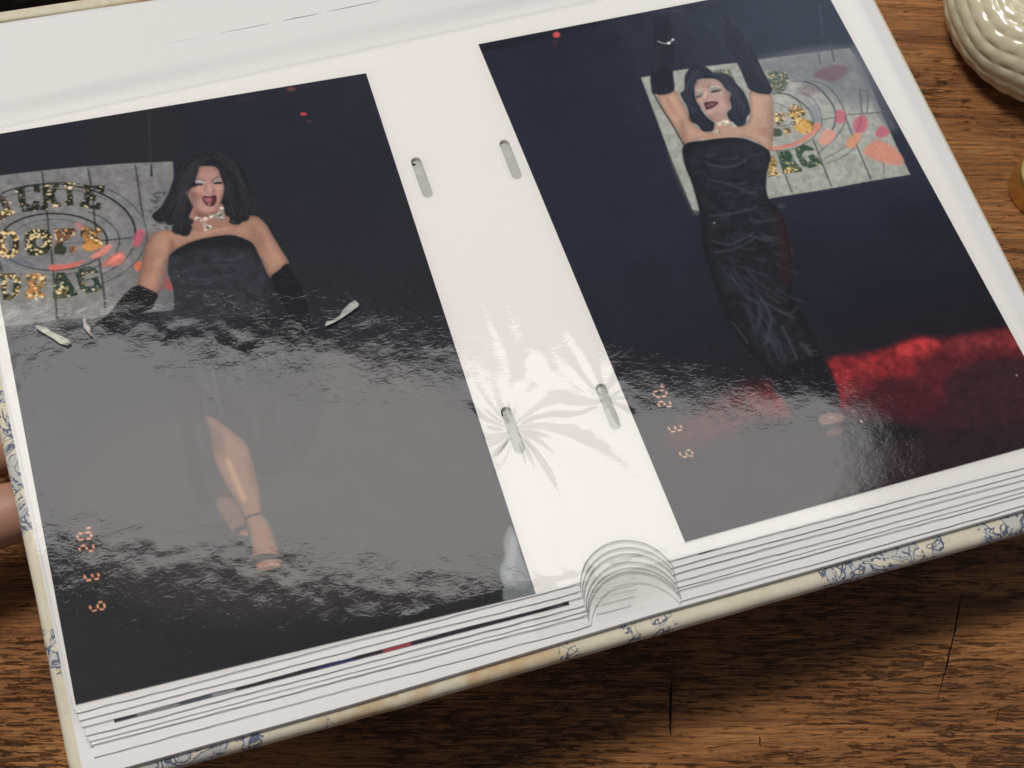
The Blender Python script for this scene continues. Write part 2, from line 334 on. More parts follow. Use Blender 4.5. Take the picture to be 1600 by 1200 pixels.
class Canvas:
    SS = 2
    def __init__(s, W, H, to_mm):
        s.nx, s.ny = 520, 776; s.W, s.H = s.nx * s.SS, s.ny * s.SS; s.mmx, s.mmy = W, H; s.to_mm = to_mm
        s.img = np.zeros((s.H, s.W, 3)); s.K = s.W / W
    def px(s, pts):
        """traced photo pixels -> canvas pixels, through the plane of the print"""
        o = []
        for x, y in pts:
            P = up(x, y, 0.2); u, v = s.to_mm(P[0], P[1]); o.append((u * s.W / s.mmx, v * s.H / s.mmy))
        return np.array(o)
    def mask(s, pts, feather=0.8, smooth=True, conv=True):
        P = spline(pts, True) if smooth else np.array(pts, float)
        if conv: P = s.px(P)
        pad = int(3 * feather) + 3
        x0, y0 = np.floor(P.min(0)).astype(int) - pad; x1, y1 = np.ceil(P.max(0)).astype(int) + pad
        X0, Y0 = max(0, x0), max(0, y0); X1, Y1 = min(s.W, x1), min(s.H, y1)
        if X1 <= X0 or Y1 <= Y0: return None
        h, w_ = y1 - y0, x1 - x0; d = np.zeros((h, w_ + 1), np.int32)
        Q = np.roll(P, -1, 0)
        for (ax, ay), (bx, by) in zip(P, Q):
            if ay == by: continue
            lo, hi = (ay, by) if ay < by else (by, ay); r0, r1 = int(math.ceil(lo - 0.5)), int(math.ceil(hi - 0.5))
            if r1 <= r0: continue
            rows = np.arange(r0, r1); xs = ax + (rows + 0.5 - ay) * (bx - ax) / (by - ay)
            np.add.at(d, (rows - y0, np.clip(np.round(xs - x0).astype(int), 0, w_)), 1)
        mk = (np.cumsum(d, 1)[:, :w_] % 2).astype(float); mk = blur(mk, feather)
        return mk[Y0 - y0:Y1 - y0, X0 - x0:X1 - x0], (Y0, Y1, X0, X1)
    def put(s, mk, col, alpha=1.0, mod=None):
        if mk is None: return
        m, (a, b, c, d) = mk; col = np.asarray(s2l(col)) if not isinstance(col, np.ndarray) or col.ndim == 1 else col
        src = col if mod is None else col * mod[a:b, c:d, None]
        al = (m * alpha)[..., None]; s.img[a:b, c:d] = s.img[a:b, c:d] * (1 - al) + src * al
    def poly(s, pts, col, feather=0.8, alpha=1.0, smooth=True, mod=None): s.put(s.mask(pts, feather, smooth), col, alpha, mod)
    def stroke(s, pts, wd, col, feather=0.7, alpha=1.0, smooth=True):
        """wd in photo pixels, a number or (start, end)"""
        P = spline(pts, False) if smooth else np.array(pts, float); P = s.px(P); k = s.W / s.mmx / 6.1
        w0, w1 = (wd, wd) if not isinstance(wd, tuple) else wd
        T = np.gradient(P, axis=0); T /= np.linalg.norm(T, axis=1)[:, None] + 1e-9; Nn = np.stack([-T[:, 1], T[:, 0]], 1)
        ws = np.linspace(w0, w1, len(P))[:, None] * k / 2
        s.put(s.mask(np.vstack([P + Nn * ws, (P - Nn * ws)[::-1]]), feather, False, False), col, alpha)
    def spot(s, x, y, rx, ry, col, alpha=1.0, feather=1.0, ang=0.0):
        t = np.linspace(0, 2 * math.pi, 20, endpoint=False); ca, sa = math.cos(ang), math.sin(ang)
        s.poly([(x + rx * math.cos(a) * ca - ry * math.sin(a) * sa, y + rx * math.cos(a) * sa + ry * math.sin(a) * ca) for a in t], col, feather, alpha, False)
    def ellipse(s, cx, cy, rx, ry, a0, a1, wd, col, alpha=0.9, ang=0.0):
        ca, sa = math.cos(ang), math.sin(ang); pts = []
        for a in np.linspace(R(a0), R(a1), 26):
            u, v = rx * math.cos(a), ry * math.sin(a); pts.append((cx + u * ca - v * sa, cy + u * sa + v * ca))
        s.stroke(pts, wd, col, 0.6, alpha, False)
    def tinsel(s, pts, c0, c1, seed, bright=0.5, smooth=False, feather=0.7, holes=()):
        """a letter cut from tinsel: dark and gold leaves with bright flecks"""
        mk = s.mask(pts, feather, smooth)
        if mk is None: return
        m, (a, b, c, d) = mk
        for hpts in holes:
            hk = s.mask(hpts, feather, smooth)
            if hk:
                hm, (e, f_, g, h_) = hk; y0, y1, x0, x1 = max(a, e), min(b, f_), max(c, g), min(d, h_)
                if y1 > y0 and x1 > x0: m[y0 - a:y1 - a, x0 - c:x1 - c] *= 1 - hm[y0 - e:y1 - e, x0 - g:x1 - g]
        n1 = vnoise(b - a, d - c, 9, seed, 2); n2 = vnoise(b - a, d - c, 5.5, seed + 1, 2)
        edge = blur((vnoise(b - a, d - c, 7, seed + 2) > 0.22).astype(float), 0.8)
        t = np.clip((n1 - 0.38) / 0.25, 0, 1)[..., None]; col = s2l(c0) * (1 - t) + s2l(c1) * t
        f = np.clip((n2 - (0.78 - 0.16 * bright)) / 0.06, 0, 1)[..., None]; col = col * (1 - f) + s2l((245, 215, 150)) * f
        al = (m * (0.55 + 0.45 * edge))[..., None]; s.img[a:b, c:d] = s.img[a:b, c:d] * (1 - al) + col * al
    def shade(s, x, y, rx, ry, mul, feather=None, ang=0.0):
        t = np.linspace(0, 2 * math.pi, 24, endpoint=False); ca, sa = math.cos(ang), math.sin(ang)
        mk = s.mask([(x + rx * math.cos(q) * ca - ry * math.sin(q) * sa, y + rx * math.cos(q) * sa + ry * math.sin(q) * ca) for q in t], feather or min(rx, ry) * .8, False)
        if mk is None: return
        m, (a, b, c, d) = mk; s.img[a:b, c:d] *= 1 + m[..., None] * (np.array(mul) - 1)
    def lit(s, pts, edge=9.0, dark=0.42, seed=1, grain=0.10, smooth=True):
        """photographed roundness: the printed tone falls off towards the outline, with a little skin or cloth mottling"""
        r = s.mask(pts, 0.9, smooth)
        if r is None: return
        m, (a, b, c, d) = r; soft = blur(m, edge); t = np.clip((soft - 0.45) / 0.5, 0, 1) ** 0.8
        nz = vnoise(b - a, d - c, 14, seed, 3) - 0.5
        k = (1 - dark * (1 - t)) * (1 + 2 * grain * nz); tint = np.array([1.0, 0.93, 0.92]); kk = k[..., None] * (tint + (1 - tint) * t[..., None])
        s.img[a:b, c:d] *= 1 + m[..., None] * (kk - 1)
    def strands(s, guides, n, col, seed, wd=1.2, alpha=0.35, spread=6.0):
        rng = np.random.RandomState(seed)
        for g in guides:
            g = np.array(g, float)
            for i in range(n):
                o = rng.randn(2) * spread; k0 = rng.rand() * 0.4; q = g + o + rng.randn(*g.shape) * 1.0; ph = rng.rand() * 6.28; q = q + np.stack([np.sin(np.arange(len(g)) * 2.1 + ph) * 2.6, 0 * g[:, 0]], 1)
                c_ = np.array(col, float) * (0.7 + 0.6 * rng.rand()); s.stroke([tuple(p) for p in q[int(k0 * len(q)):]], (wd, wd * .4), tuple(np.clip(c_, 0, 255)), 0.8, alpha * (0.4 + 0.8 * rng.rand()))
    def finish(s, gain=1.10, lift=0.0075, grain=0.11, seed=5):
        g = vnoise(s.H, s.W, 3, seed, 2)[..., None] - 0.5; im = s.img * (1 + grain * 2 * g) + 0.004 * g
        lum = (im * np.array([0.3, 0.55, 0.15])).sum(-1, keepdims=True); im = lum + (im - lum) * 0.86
        for ch in range(3): im[..., ch] = blur(im[..., ch], 0.65)
        im = np.clip(im * gain - lift, 0.0012, 0.9)
        return im.reshape(s.ny, s.SS, s.nx, s.SS, 3).mean((1, 3))
def Z(x0, y0, k):
    return lambda *p: [(x0 + a / k, y0 + b / k) for a, b in p]
SHADOW_INK = (24, 24, 30)

def figure_sign_left(c):
    z = Z(0, 200, 3.3333)
    # stone-patterned backdrop panel
    n = 0.78 + 0.44 * vnoise(c.H, c.W, 26, 11, 4); 
    c.poly([(-60, 281), (0, 275), (60, 268), (130, 261), (200, 256), (270, 253), (275, 330), (272, 470), (271, 485), (225, 489), (150, 497), (100, 499), (60, 505), (-60, 516)], (132, 132, 133), 0.9, 1, False, n)
    c.poly([(-60, 440), (60, 450), (160, 440), (160, 500), (60, 505), (-60, 516)], (146, 146, 140), 14, 0.55, True, n)
    J = (48, 46, 48)
    for p, wd in ((z((220, 230), (235, 330), (250, 470), (258, 560), (275, 700), (300, 1000)), 3.0), (z((460, 215), (480, 330), (495, 480), (520, 700), (540, 830), (550, 940)), 3.0),
                  (z((705, 195), (722, 300), (735, 400), (748, 465)), 2.8), (z((0, 690), (12, 745)), 2.6)): c.stroke(p, wd, J, 0.8, 0.85)
    c.stroke(z((530, 590), (600, 582), (690, 573)), 2.6, J, 0.7, 0.9); c.stroke(z((240, 612), (330, 606), (440, 598)), 1.6, J, 0.7, 0.5)
    for yy in (900, 940): c.stroke(z((600, yy - 110), (700, yy - 165)), 1.2, J, 0.8, 0.4)
    D = (26, 26, 30)
    tl = -0.02
    c.ellipse(84, 378, 84, 44, 150, 400, 3.2, D, 0.95); c.ellipse(86, 380, 70, 37, 165, 330, 1.4, D, 0.7); c.ellipse(86, 377, 101, 53, -60, 95, 1.6, D, 0.85); c.ellipse(84, 378, 86, 45, 20, 165, 2.2, D, 0.85)
    c.ellipse(80, 366, 132, 78, -72, 10, 3.4, D, 0.95); c.ellipse(80, 366, 134, 79, 5, 70, 1.6, D, 0.85); c.ellipse(80, 366, 132, 78, -125, -72, 2.4, D, 0.85); c.ellipse(84, 322, 86, 26, 200, 340, 1.5, D, 0.7)
    c.ellipse(84, 368, 146, 88, -55, 75, 1.4, D, 0.8)
    c.stroke(z((0, 352), (60, 322), (160, 300), (300, 286), (420, 292)), 2.2, D, 0.7, 0.8)
    # chalked colours
    c.poly(z((395, 490), (440, 505), (420, 535), (395, 520)), (190, 130, 135), 2.0, 0.7)
    c.poly(z((712, 540), (745, 530), (752, 560), (722, 618), (692, 612)), (200, 90, 116), 2.2, 0.85)
    c.poly(z((265, 715), (340, 712), (420, 695), (450, 690), (400, 722), (300, 742), (262, 740)), (215, 108, 92), 1.3, 0.95)
    c.poly(z((470, 670), (520, 640), (560, 608), (586, 612), (560, 650), (500, 682)), (220, 140, 124), 1.3, 0.9)
    c.poly(z((530, 715), (590, 660), (635, 645), (652, 670), (640, 705), (590, 722)), (205, 122, 104), 2.2, 0.85)
    c.poly(z((560, 705), (600, 668), (640, 655), (600, 700)), (240, 140, 118), 1.4, 0.8)
    c.poly(z((700, 712), (735, 695), (740, 720), (715, 748)), (246, 130, 80), 1.5, 0.9)
    c.poly(z((862, 772), (905, 830), (900, 850), (858, 830)), (205, 90, 84), 1.5, 0.9)
    c.poly(z((30, 700), (120, 720), (190, 735), (200, 715), (120, 690), (50, 675)), (100, 104, 124), 2, 0.5)
    m_ = c.mask([(-60, 281), (130, 261), (270, 253), (272, 470), (150, 497), (-60, 516)], 1.0, False)
    if m_:
        mm_, (a_, b_, c_, d_) = m_; fine = 0.72 + 0.56 * vnoise(b_ - a_, d_ - c_, 11, 301, 3); c.img[a_:b_, c_:d_] *= 1 + mm_[..., None] * (fine[..., None] - 1)
    # hanging chain
    c.stroke(z((788, 100), (789, 195)), 1.2, (60, 56, 58), 0.8, 0.5); c.stroke(z((789, 192), (790, 255)), (2.0, 5.0), (40, 38, 42), 0.7, 0.95)
    # tinsel lettering ..CKIE / GOES / DRAG
    g0, g1, gold = (22, 30, 24), (52, 50, 26), (160, 112, 44)
    t = Z(0, 270, 8.8889)
    c.tinsel(t((0, 320), (60, 330), (110, 420), (150, 500), (220, 560), (100, 620), (0, 690), (0, 560), (60, 520), (30, 440), (0, 400)), g0, (88, 66, 30), 31, 1.0)
    c.tinsel(t((205, 235), (340, 200), (560, 172), (565, 275), (480, 285), (470, 198), (352, 212), (355, 300), (372, 430), (450, 450), (470, 392), (560, 400), (560, 522), (320, 555), (262, 400), (240, 260)), g0, (40, 46, 30), 32, 0.1)
    c.tinsel(t((572, 185), (690, 150), (690, 262), (745, 205), (735, 150), (832, 150), (820, 205), (762, 290), (792, 410), (855, 420), (850, 478), (740, 490), (700, 365), (668, 430), (690, 520), (562, 525), (575, 470), (602, 455), (595, 260)), g0, g1, 33, 0.6)
    c.tinsel(t((890, 140), (1060, 140), (1060, 180), (1010, 240), (1020, 370), (1030, 460), (910, 460), (900, 400), (940, 380), (930, 240), (900, 190)), g0, g1, 34, 0.6)
    c.tinsel(t((1155, 165), (1290, 182), (1462, 178), (1450, 288), (1372, 282), (1360, 236), (1268, 232), (1262, 312), (1342, 312), (1335, 402), (1252, 385), (1248, 452), (1318, 462), (1330, 418), (1408, 425), (1390, 524), (1110, 475), (1118, 420), (1165, 400), (1178, 225)), g0, (46, 50, 32), 35, 0.2)
    for (x, y, r) in ((975, 215, 3.2), (1035, 160, 1.8), (785, 462, 2.6), (235, 268, 1.7), (185, 548, 2.2), (150, 420, 1.6), (700, 300, 1.6), (640, 190, 1.4)):
        q = t((x, y))[0]; c.spot(q[0], q[1], r * 1.2, r * .8, (255, 226, 190), 0.95, 0.9)
    t = Z(0, 340, 8.8889)
    ring = lambda cx, cy, rx, ry: [(cx + rx * math.cos(a), cy + ry * math.sin(a)) for a in np.linspace(0, 2 * math.pi, 18, endpoint=False)]
    c.tinsel(t(*ring(115, 370, 165, 200)), (40, 32, 20), (135, 96, 48), 41, 1.5, True, 0.7, [t(*ring(125, 350, 55, 110))])
    c.tinsel(t((360, 230), (440, 175), (600, 165), (700, 210), (730, 330), (690, 480), (560, 530), (430, 530), (370, 460), (345, 330)), (24, 40, 26), (60, 58, 30), 42, 1.0, True, 0.7, [t((510, 300), (590, 290), (600, 400), (520, 400))])
    c.tinsel(t((755, 160), (1040, 150), (1060, 220), (960, 300), (890, 340), (870, 400), (930, 430), (900, 510), (760, 510), (780, 380), (770, 250)), (64, 46, 30), (150, 96, 60), 43, 0.7)
    c.poly(t((765, 400), (860, 380), (930, 430), (900, 510), (770, 500)), (34, 60, 38), 1.0, 0.9)
    c.tinsel(t((960, 430), (1010, 380), (1075, 420), (1060, 500), (960, 490)), (120, 76, 50), (180, 110, 70), 44, 0.8)
    c.tinsel(t((1120, 200), (1180, 130), (1260, 160), (1400, 160), (1400, 230), (1340, 230), (1420, 330), (1415, 420), (1290, 470), (1180, 460), (1140, 400), (1180, 320), (1130, 270)), (60, 56, 34), (190, 130, 50), 45, 0.7, True)
    c.poly(t((1150, 400), (1240, 330), (1300, 360), (1390, 390), (1300, 460), (1190, 460)), (212, 150, 56), 1.3, 0.85)
    for (x, y, r) in ((1280, 285, 2.2), (500, 225, 2), (685, 330, 2.2), (570, 480, 2.4), (515, 515, 2), (430, 278, 1.5), (1028, 235, 1.8), (858, 315, 2), (1375, 168, 1.6), (370, 440, 1.6), (30, 330, 2), (190, 450, 2), (110, 540, 2)):
        q = t((x, y))[0]; c.spot(q[0], q[1], r * 1.1, r * .8, (250, 232, 185), 0.95, 0.9)
    t = Z(0, 400, 8.8889)
    c.tinsel(t((0, 240), (200, 240), (290, 300), (300, 440), (240, 560), (140, 620), (50, 610), (20, 400)), (34, 48, 34), (110, 92, 36), 51, 0.9, False, 0.7, [t((110, 330), (200, 330), (180, 530), (90, 520))])
    c.tinsel(t((360, 260), (560, 240), (650, 290), (650, 380), (600, 440), (560, 470), (640, 560), (600, 590), (500, 560), (480, 590), (380, 600), (350, 560), (390, 440), (370, 340)), (96, 86, 40), (190, 130, 56), 52, 0.8, False, 0.7, [t((480, 340), (560, 335), (550, 372), (490, 372))])
    c.tinsel(t((790, 235), (900, 228), (980, 360), (1080, 500), (1085, 550), (900, 590), (730, 600), (745, 470), (760, 380)), (34, 60, 38), (38, 66, 42), 53, 0.15)
    c.tinsel(t((780, 480), (860, 430), (960, 440), (900, 560), (800, 580)), (60, 72, 40), (170, 130, 60), 54, 1.4)
    c.tinsel(t((1050, 250), (1100, 180), (1240, 145), (1340, 185), (1385, 240), (1230, 240), (1170, 300), (1190, 420), (1310, 430), (1310, 360), (1260, 320), (1300, 290), (1360, 290), (1400, 400), (1440, 450), (1340, 500), (1200, 520), (1110, 450), (1080, 340)), (34, 58, 38), (44, 66, 44), 55, 0.25)
    c.stroke(t((1180, 250), (1260, 300), (1400, 260)), 3.5, (150, 150, 140), 0.8, 0.7)
    for (x, y, r) in ((208, 278, 2), (590, 315, 2.6), (870, 435, 2), (838, 468, 2), (590, 570, 2.2), (508, 595, 2.2), (420, 560, 2.2), (960, 560, 1.8), (1300, 470, 1.8), (875, 375, 1.4), (60, 360, 1.8), (70, 510, 2.4)):
        q = t((x, y))[0]; c.spot(q[0], q[1], r * 1.2, r * .8, (250, 232, 185), 0.9, 0.9)

def paint_left():
    c = Canvas(102.0, 152.0, lambda x, y: (x, -y))
    top = s2l((38, 40, 53)); bot = s2l((30, 28, 30)); yy = np.linspace(0, 1, c.H)[:, None, None]; xx = np.linspace(0, 1, c.W)[None, :, None]
    c.img[:] = top * (1 - yy) + bot * yy; c.img *= (0.85 + 0.3 * xx)
    c.img *= (0.86 + 0.28 * vnoise(c.H, c.W, 90, 3, 3))[..., None]
    # bar above the panel, small lamps in the dark
    c.poly([(160, 188), (270, 165), (272, 250), (150, 258)], (44, 38, 40), 9, 0.5)
    c.stroke([(233, 180), (235, 255)], 1.5, (72, 68, 68), 1.2, 0.5)
    c.spot(474, 179, 5, 2.6, (200, 60, 70), 1, 1); c.spot(455, 140, 7, 3.5, (120, 70, 62), .8, 2); c.spot(482, 190, 5, 2, (90, 60, 72), .6, 2)
    c.stroke([(370, 158), (400, 152)], 5, (62, 60, 62), 3, 0.5)
    figure_sign_left(c)
    b = Z(200, 220, 4)
    # skin of shoulders and arms
    skin = (178, 138, 116)
    c.poly(b((395, 440), (380, 560), (250, 560), (160, 580), (112, 650), (95, 730), (78, 810), (58, 905), (120, 930), (188, 965), (232, 870), (250, 790), (256, 720), (300, 680), (400, 640), (500, 610), (620, 600), (700, 612), (775, 640), (800, 690), (850, 790), (893, 858), (940, 812), (1003, 770), (960, 690), (905, 600), (865, 530), (815, 482), (760, 474), (700, 520), (640, 520), (610, 470), (600, 420), (500, 400)), skin, 1.0)
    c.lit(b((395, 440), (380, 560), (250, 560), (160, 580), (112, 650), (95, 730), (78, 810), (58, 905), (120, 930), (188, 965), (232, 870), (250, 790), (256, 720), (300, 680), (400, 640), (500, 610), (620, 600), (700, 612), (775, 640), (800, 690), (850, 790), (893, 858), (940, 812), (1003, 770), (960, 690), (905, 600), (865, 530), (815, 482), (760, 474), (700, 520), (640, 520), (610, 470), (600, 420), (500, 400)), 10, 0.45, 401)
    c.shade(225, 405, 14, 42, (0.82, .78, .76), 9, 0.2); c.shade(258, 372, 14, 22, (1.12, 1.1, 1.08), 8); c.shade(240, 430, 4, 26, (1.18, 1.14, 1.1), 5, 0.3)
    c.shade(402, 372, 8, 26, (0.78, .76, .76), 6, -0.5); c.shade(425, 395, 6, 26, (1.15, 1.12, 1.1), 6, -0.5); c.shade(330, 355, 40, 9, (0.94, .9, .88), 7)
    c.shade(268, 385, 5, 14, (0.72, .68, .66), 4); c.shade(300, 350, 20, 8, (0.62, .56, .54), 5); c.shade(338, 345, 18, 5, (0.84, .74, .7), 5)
    c.stroke([(310, 372), (335, 361), (365, 356)], 2, (214, 172, 146), 2, 0.6)
    # dress
    dress = (27, 28, 35)
    c.poly(b((262, 715), (320, 670), (400, 632), (500, 606), (620, 590), (690, 600), (775, 640), (815, 710), (850, 790), (870, 900), (860, 1100), (900, 1400), (980, 1800), (800, 2400), (430, 2600), (330, 2000), (270, 1500), (230, 1200), (290, 1060), (282, 930), (250, 830), (252, 760)), dress, 1.0)
    for p, wd, a in ((((510, 752), (580, 742), (650, 745), (720, 722)), 4, .4), (((380, 860), (470, 870), (560, 850), (640, 845)), 4, .4), (((400, 900), (500, 890), (590, 858)), 2.5, .5), (((330, 830), (400, 800), (470, 790)), 3, .35),
                     (((540, 780), (620, 775), (700, 800)), 3, .3), (((380, 950), (500, 940), (640, 950)), 3, .25), (((600, 850), (700, 820)), 2.5, .3)):
        c.stroke(b(*p), wd, (84, 87, 100), 2.0, a)
    nz = vnoise(c.H, c.W, 16, 77, 3); c.poly([(262, 405), (400, 395), (415, 480), (380, 520), (260, 510)], (74, 76, 90), 7, 0.35, True, 0.3 + 1.2 * nz)
    # gloves
    c.poly(b((55, 905), (120, 925), (188, 962), (172, 1010), (150, 1050), (115, 1065), (0, 1120), (-90, 1190), (-220, 1170), (-120, 1080), (-20, 960)), (21, 21, 26), 1.0)
    c.poly(b((893, 858), (940, 812), (1003, 770), (1080, 880), (1120, 1000), (1150, 1160), (1060, 1200), (1000, 1080), (930, 960)), (22, 22, 28), 1.2); c.stroke(b((1003, 775), (1075, 880), (1120, 1010), (1148, 1150)), 2, (52, 54, 66), 1.4, .6)
    # neck and face
    f = Z(270, 230, 8.573)
    c.poly(f((260, 820), (640, 760), (690, 900), (760, 960), (700, 1060), (500, 1100), (300, 1080), (230, 1000)), (168, 124, 106), 1.0)
    c.poly(f((300, 860), (480, 905), (620, 850), (640, 910), (480, 950), (330, 930)), (124, 84, 76), 2.2, 0.7)
    face = f((355, 270), (450, 260), (555, 268), (610, 310), (640, 400), (672, 480), (690, 560), (668, 660), (632, 760), (570, 845), (490, 893), (400, 880), (310, 830), (250, 760), (205, 660), (175, 620), (230, 560), (310, 520), (305, 430), (335, 340))
    c.poly(face, (184, 144, 134), 1.0)
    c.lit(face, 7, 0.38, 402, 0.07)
    q = lambda x, y: f((x, y))[0]
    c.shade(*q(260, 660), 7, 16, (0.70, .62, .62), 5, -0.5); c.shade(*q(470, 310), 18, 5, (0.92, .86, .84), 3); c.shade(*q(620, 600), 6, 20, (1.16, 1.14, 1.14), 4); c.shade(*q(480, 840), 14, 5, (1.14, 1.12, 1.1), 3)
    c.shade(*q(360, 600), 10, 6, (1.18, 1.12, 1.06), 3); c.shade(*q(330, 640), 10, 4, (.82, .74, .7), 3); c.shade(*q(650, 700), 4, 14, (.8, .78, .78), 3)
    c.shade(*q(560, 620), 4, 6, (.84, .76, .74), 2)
    c.poly(f((305, 455), (350, 445), (430, 462), (420, 485), (340, 482), (308, 478)), (176, 176, 178), 0.9, .95)
    c.poly(f((545, 465), (580, 435), (630, 415), (640, 445), (600, 470), (560, 485)), (150, 150, 152), 0.9, .9)
    c.stroke(f((312, 434), (370, 436), (435, 456)), 1.5, (74, 60, 70), 0.7, .95); c.stroke(f((515, 475), (545, 440), (590, 408), (628, 402)), 1.7, (60, 52, 60), 0.7, .95)
    c.poly(f((290, 508), (340, 488), (405, 494), (398, 512), (350, 518), (300, 530)), (36, 30, 36), 0.8, 1); c.poly(f((540, 488), (600, 470), (662, 472), (655, 496), (600, 502), (550, 500)), (34, 28, 34), 0.8, 1)
    c.stroke(f((445, 500), (435, 560), (425, 600), (470, 618)), 1.8, (132, 90, 84), 1.2, .7); c.stroke(f((490, 500), (498, 560), (508, 596)), 2.6, (214, 172, 164), 1.4, .7); c.stroke(f((530, 530), (555, 590), (530, 622)), 1.6, (128, 86, 80), 1.1, .6)
    c.poly(f((392, 690), (425, 658), (495, 664), (560, 648), (588, 668), (582, 740), (545, 790), (490, 797), (435, 768), (405, 730)), (88, 36, 44), 0.8)
    c.poly(f((418, 692), (470, 682), (520, 690), (525, 730), (490, 752), (440, 735)), (166, 104, 110), 0.9); c.spot(*q(490, 770), 2.2, .9, (214, 176, 172), .9, .7); c.stroke(f((430, 668), (500, 676), (565, 662)), 1.2, (60, 24, 32), 0.6, .8)
    # hair
    hair = (30, 31, 39)
    c.poly(f((360, 268), (460, 250), (570, 262), (620, 310), (650, 400), (685, 500), (690, 620), (680, 760), (700, 900), (790, 960), (800, 1010), (860, 1030), (920, 980), (1010, 930), (1040, 700), (980, 400), (880, 220), (700, 120), (480, 90), (250, 130), (100, 250), (20, 400), (-60, 620), (-160, 800), (-280, 920), (-200, 1000), (-80, 1010), (20, 1060), (40, 1140), (130, 1190), (220, 1150), (258, 1080), (215, 980), (235, 900), (262, 830), (235, 740), (190, 650), (170, 615), (240, 560), (318, 515), (300, 470), (335, 350)), hair, 1.1)
    for p, a in ((((180, 430), (230, 330), (250, 250)), .35), (((690, 300), (760, 260), (830, 330)), .4), (((60, 700), (100, 600), (160, 520)), .3), (((720, 800), (760, 860), (850, 900)), .3), (((0, 900), (80, 860), (120, 780)), .3)):
        c.stroke(f(*p), 2.4, (58, 58, 66), 2.0, a)
    c.poly(f((790, 990), (860, 985), (880, 1010), (830, 1020)), (160, 140, 128), 0.9, .8)
    for (hx, hy, hr) in ((-120, 900, 70), (-190, 960, 60), (-40, 1000, 60), (60, 1100, 80), (170, 1140, 70), (-20, 700, 60), (-90, 800, 60), (40, 560, 50), (960, 940, 70), (860, 990, 60), (1010, 820, 60), (1020, 600, 50), (240, 1000, 45), (60, 400, 50), (120, 260, 50)): q_ = f((hx, hy))[0]; c.spot(q_[0], q_[1], hr / 8.57, hr / 9.5, (29, 30, 37), .95, 1.4); c.ellipse(q_[0], q_[1], hr / 11, hr / 12, 160 + hx % 60, 330, 1.2, (62, 62, 72), .4)
    c.strands([f((470, 110), (300, 160), (160, 330), (60, 560), (-60, 800), (-180, 940)), f((500, 150), (330, 260), (230, 450), (120, 700), (40, 1000)), f((560, 120), (760, 220), (880, 420), (960, 700), (960, 930)), f((640, 200), (720, 400), (760, 650), (830, 900)), f((300, 300), (200, 560), (140, 800), (100, 1120))], 16, (66, 66, 76), 411, 1.0, 0.42, 5.0)
    rr_ = np.random.RandomState(5)
    for i_ in range(26): c.spot(236 + 26 * rr_.rand(), 300 + 60 * rr_.rand(), 3 + 2 * rr_.rand(), 2, (26, 27, 33), .5, 1.4)
    # collar of glass stones
    for (x, y, rx, ry, col) in ((330, 962, 5, 2.6, (198, 192, 190)), (380, 985, 2, 2, (220, 205, 195)), (440, 968, 4, 3.4, (226, 206, 196)), (512, 938, 3, 2.4, (232, 214, 206)), (548, 920, 2.6, 2.2, (190, 180, 172)), (600, 925, 4, 5, (150, 148, 142)), (655, 822, 3.4, 2.2, (214, 210, 204)), (640, 900, 5, 6, (146, 146, 142)),
                                (655, 955, 4, 3.4, (160, 158, 152)), (425, 1030, 3, 4.4, (176, 160, 148)), (460, 1078, 6.4, 4.6, (186, 172, 162)), (500, 1070, 2, 2, (250, 240, 232)), (440, 1115, 2.4, 1.8, (220, 206, 198))):
        c.spot(*q(x, y), rx, ry, col, .92, .8)
    for (x, y, rx, ry) in ((345, 972, 3.2, 1), (475, 1080, 3, 2.6), (640, 915, 1.4, 3), (655, 975, 2, 1), (610, 905, 1.4, 1.6), (450, 985, 1.6, .8)): c.spot(*q(x, y), rx, ry, (70, 58, 54), .85, .7)
    for (x, y) in ((318, 955), (432, 958), (508, 930), (650, 815), (605, 900), (630, 880), (490, 1062), (655, 945)): c.spot(*q(x, y), 1.2, 1, (255, 250, 244), 1, .6)
    # lower dress, leg and shoes
    c.poly([(330, 640), (470, 560), (640, 560), (760, 700), (800, 900), (500, 960), (300, 960), (150, 900), (110, 760), (200, 660)], (62, 56, 54), 30, .6, True, .7 + .6 * vnoise(c.H, c.W, 30, 88, 3))
    l = Z(240, 520, 3)
    c.poly([(300, 520), (470, 500), (505, 620), (470, 720), (405, 740), (380, 690), (322, 648), (310, 700), (330, 790), (342, 800), (300, 760), (285, 640)], (24, 24, 28), 3, .7)
    leg = (142, 102, 78)
    c.poly(l((298, 700), (330, 720), (360, 770), (300, 768)), (70, 44, 34), 1.2, .9)
    c.poly(l((300, 770), (350, 765), (400, 810), (432, 880), (446, 940), (400, 952), (362, 925), (330, 870), (296, 820)), (116, 82, 68), 1.0)
    c.poly(l((245, 390), (300, 412), (350, 450), (400, 490), (442, 535), (466, 610), (482, 690), (498, 770), (506, 850), (532, 880), (560, 950), (585, 1030), (600, 1078), (565, 1105), (490, 1112), (472, 1060), (455, 950), (435, 872), (395, 800), (350, 725), (310, 650), (278, 560), (268, 470)), leg, 1.0)
    P = lambda x, y: l((x, y))[0]
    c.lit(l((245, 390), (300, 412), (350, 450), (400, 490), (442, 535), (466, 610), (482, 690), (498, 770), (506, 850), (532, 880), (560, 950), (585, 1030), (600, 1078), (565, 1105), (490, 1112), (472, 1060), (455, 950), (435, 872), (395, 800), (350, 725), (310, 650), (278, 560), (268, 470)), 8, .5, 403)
    c.lit(l((300, 770), (350, 765), (400, 810), (432, 880), (446, 940), (400, 952), (362, 925), (330, 870), (296, 820)), 6, .5, 404)
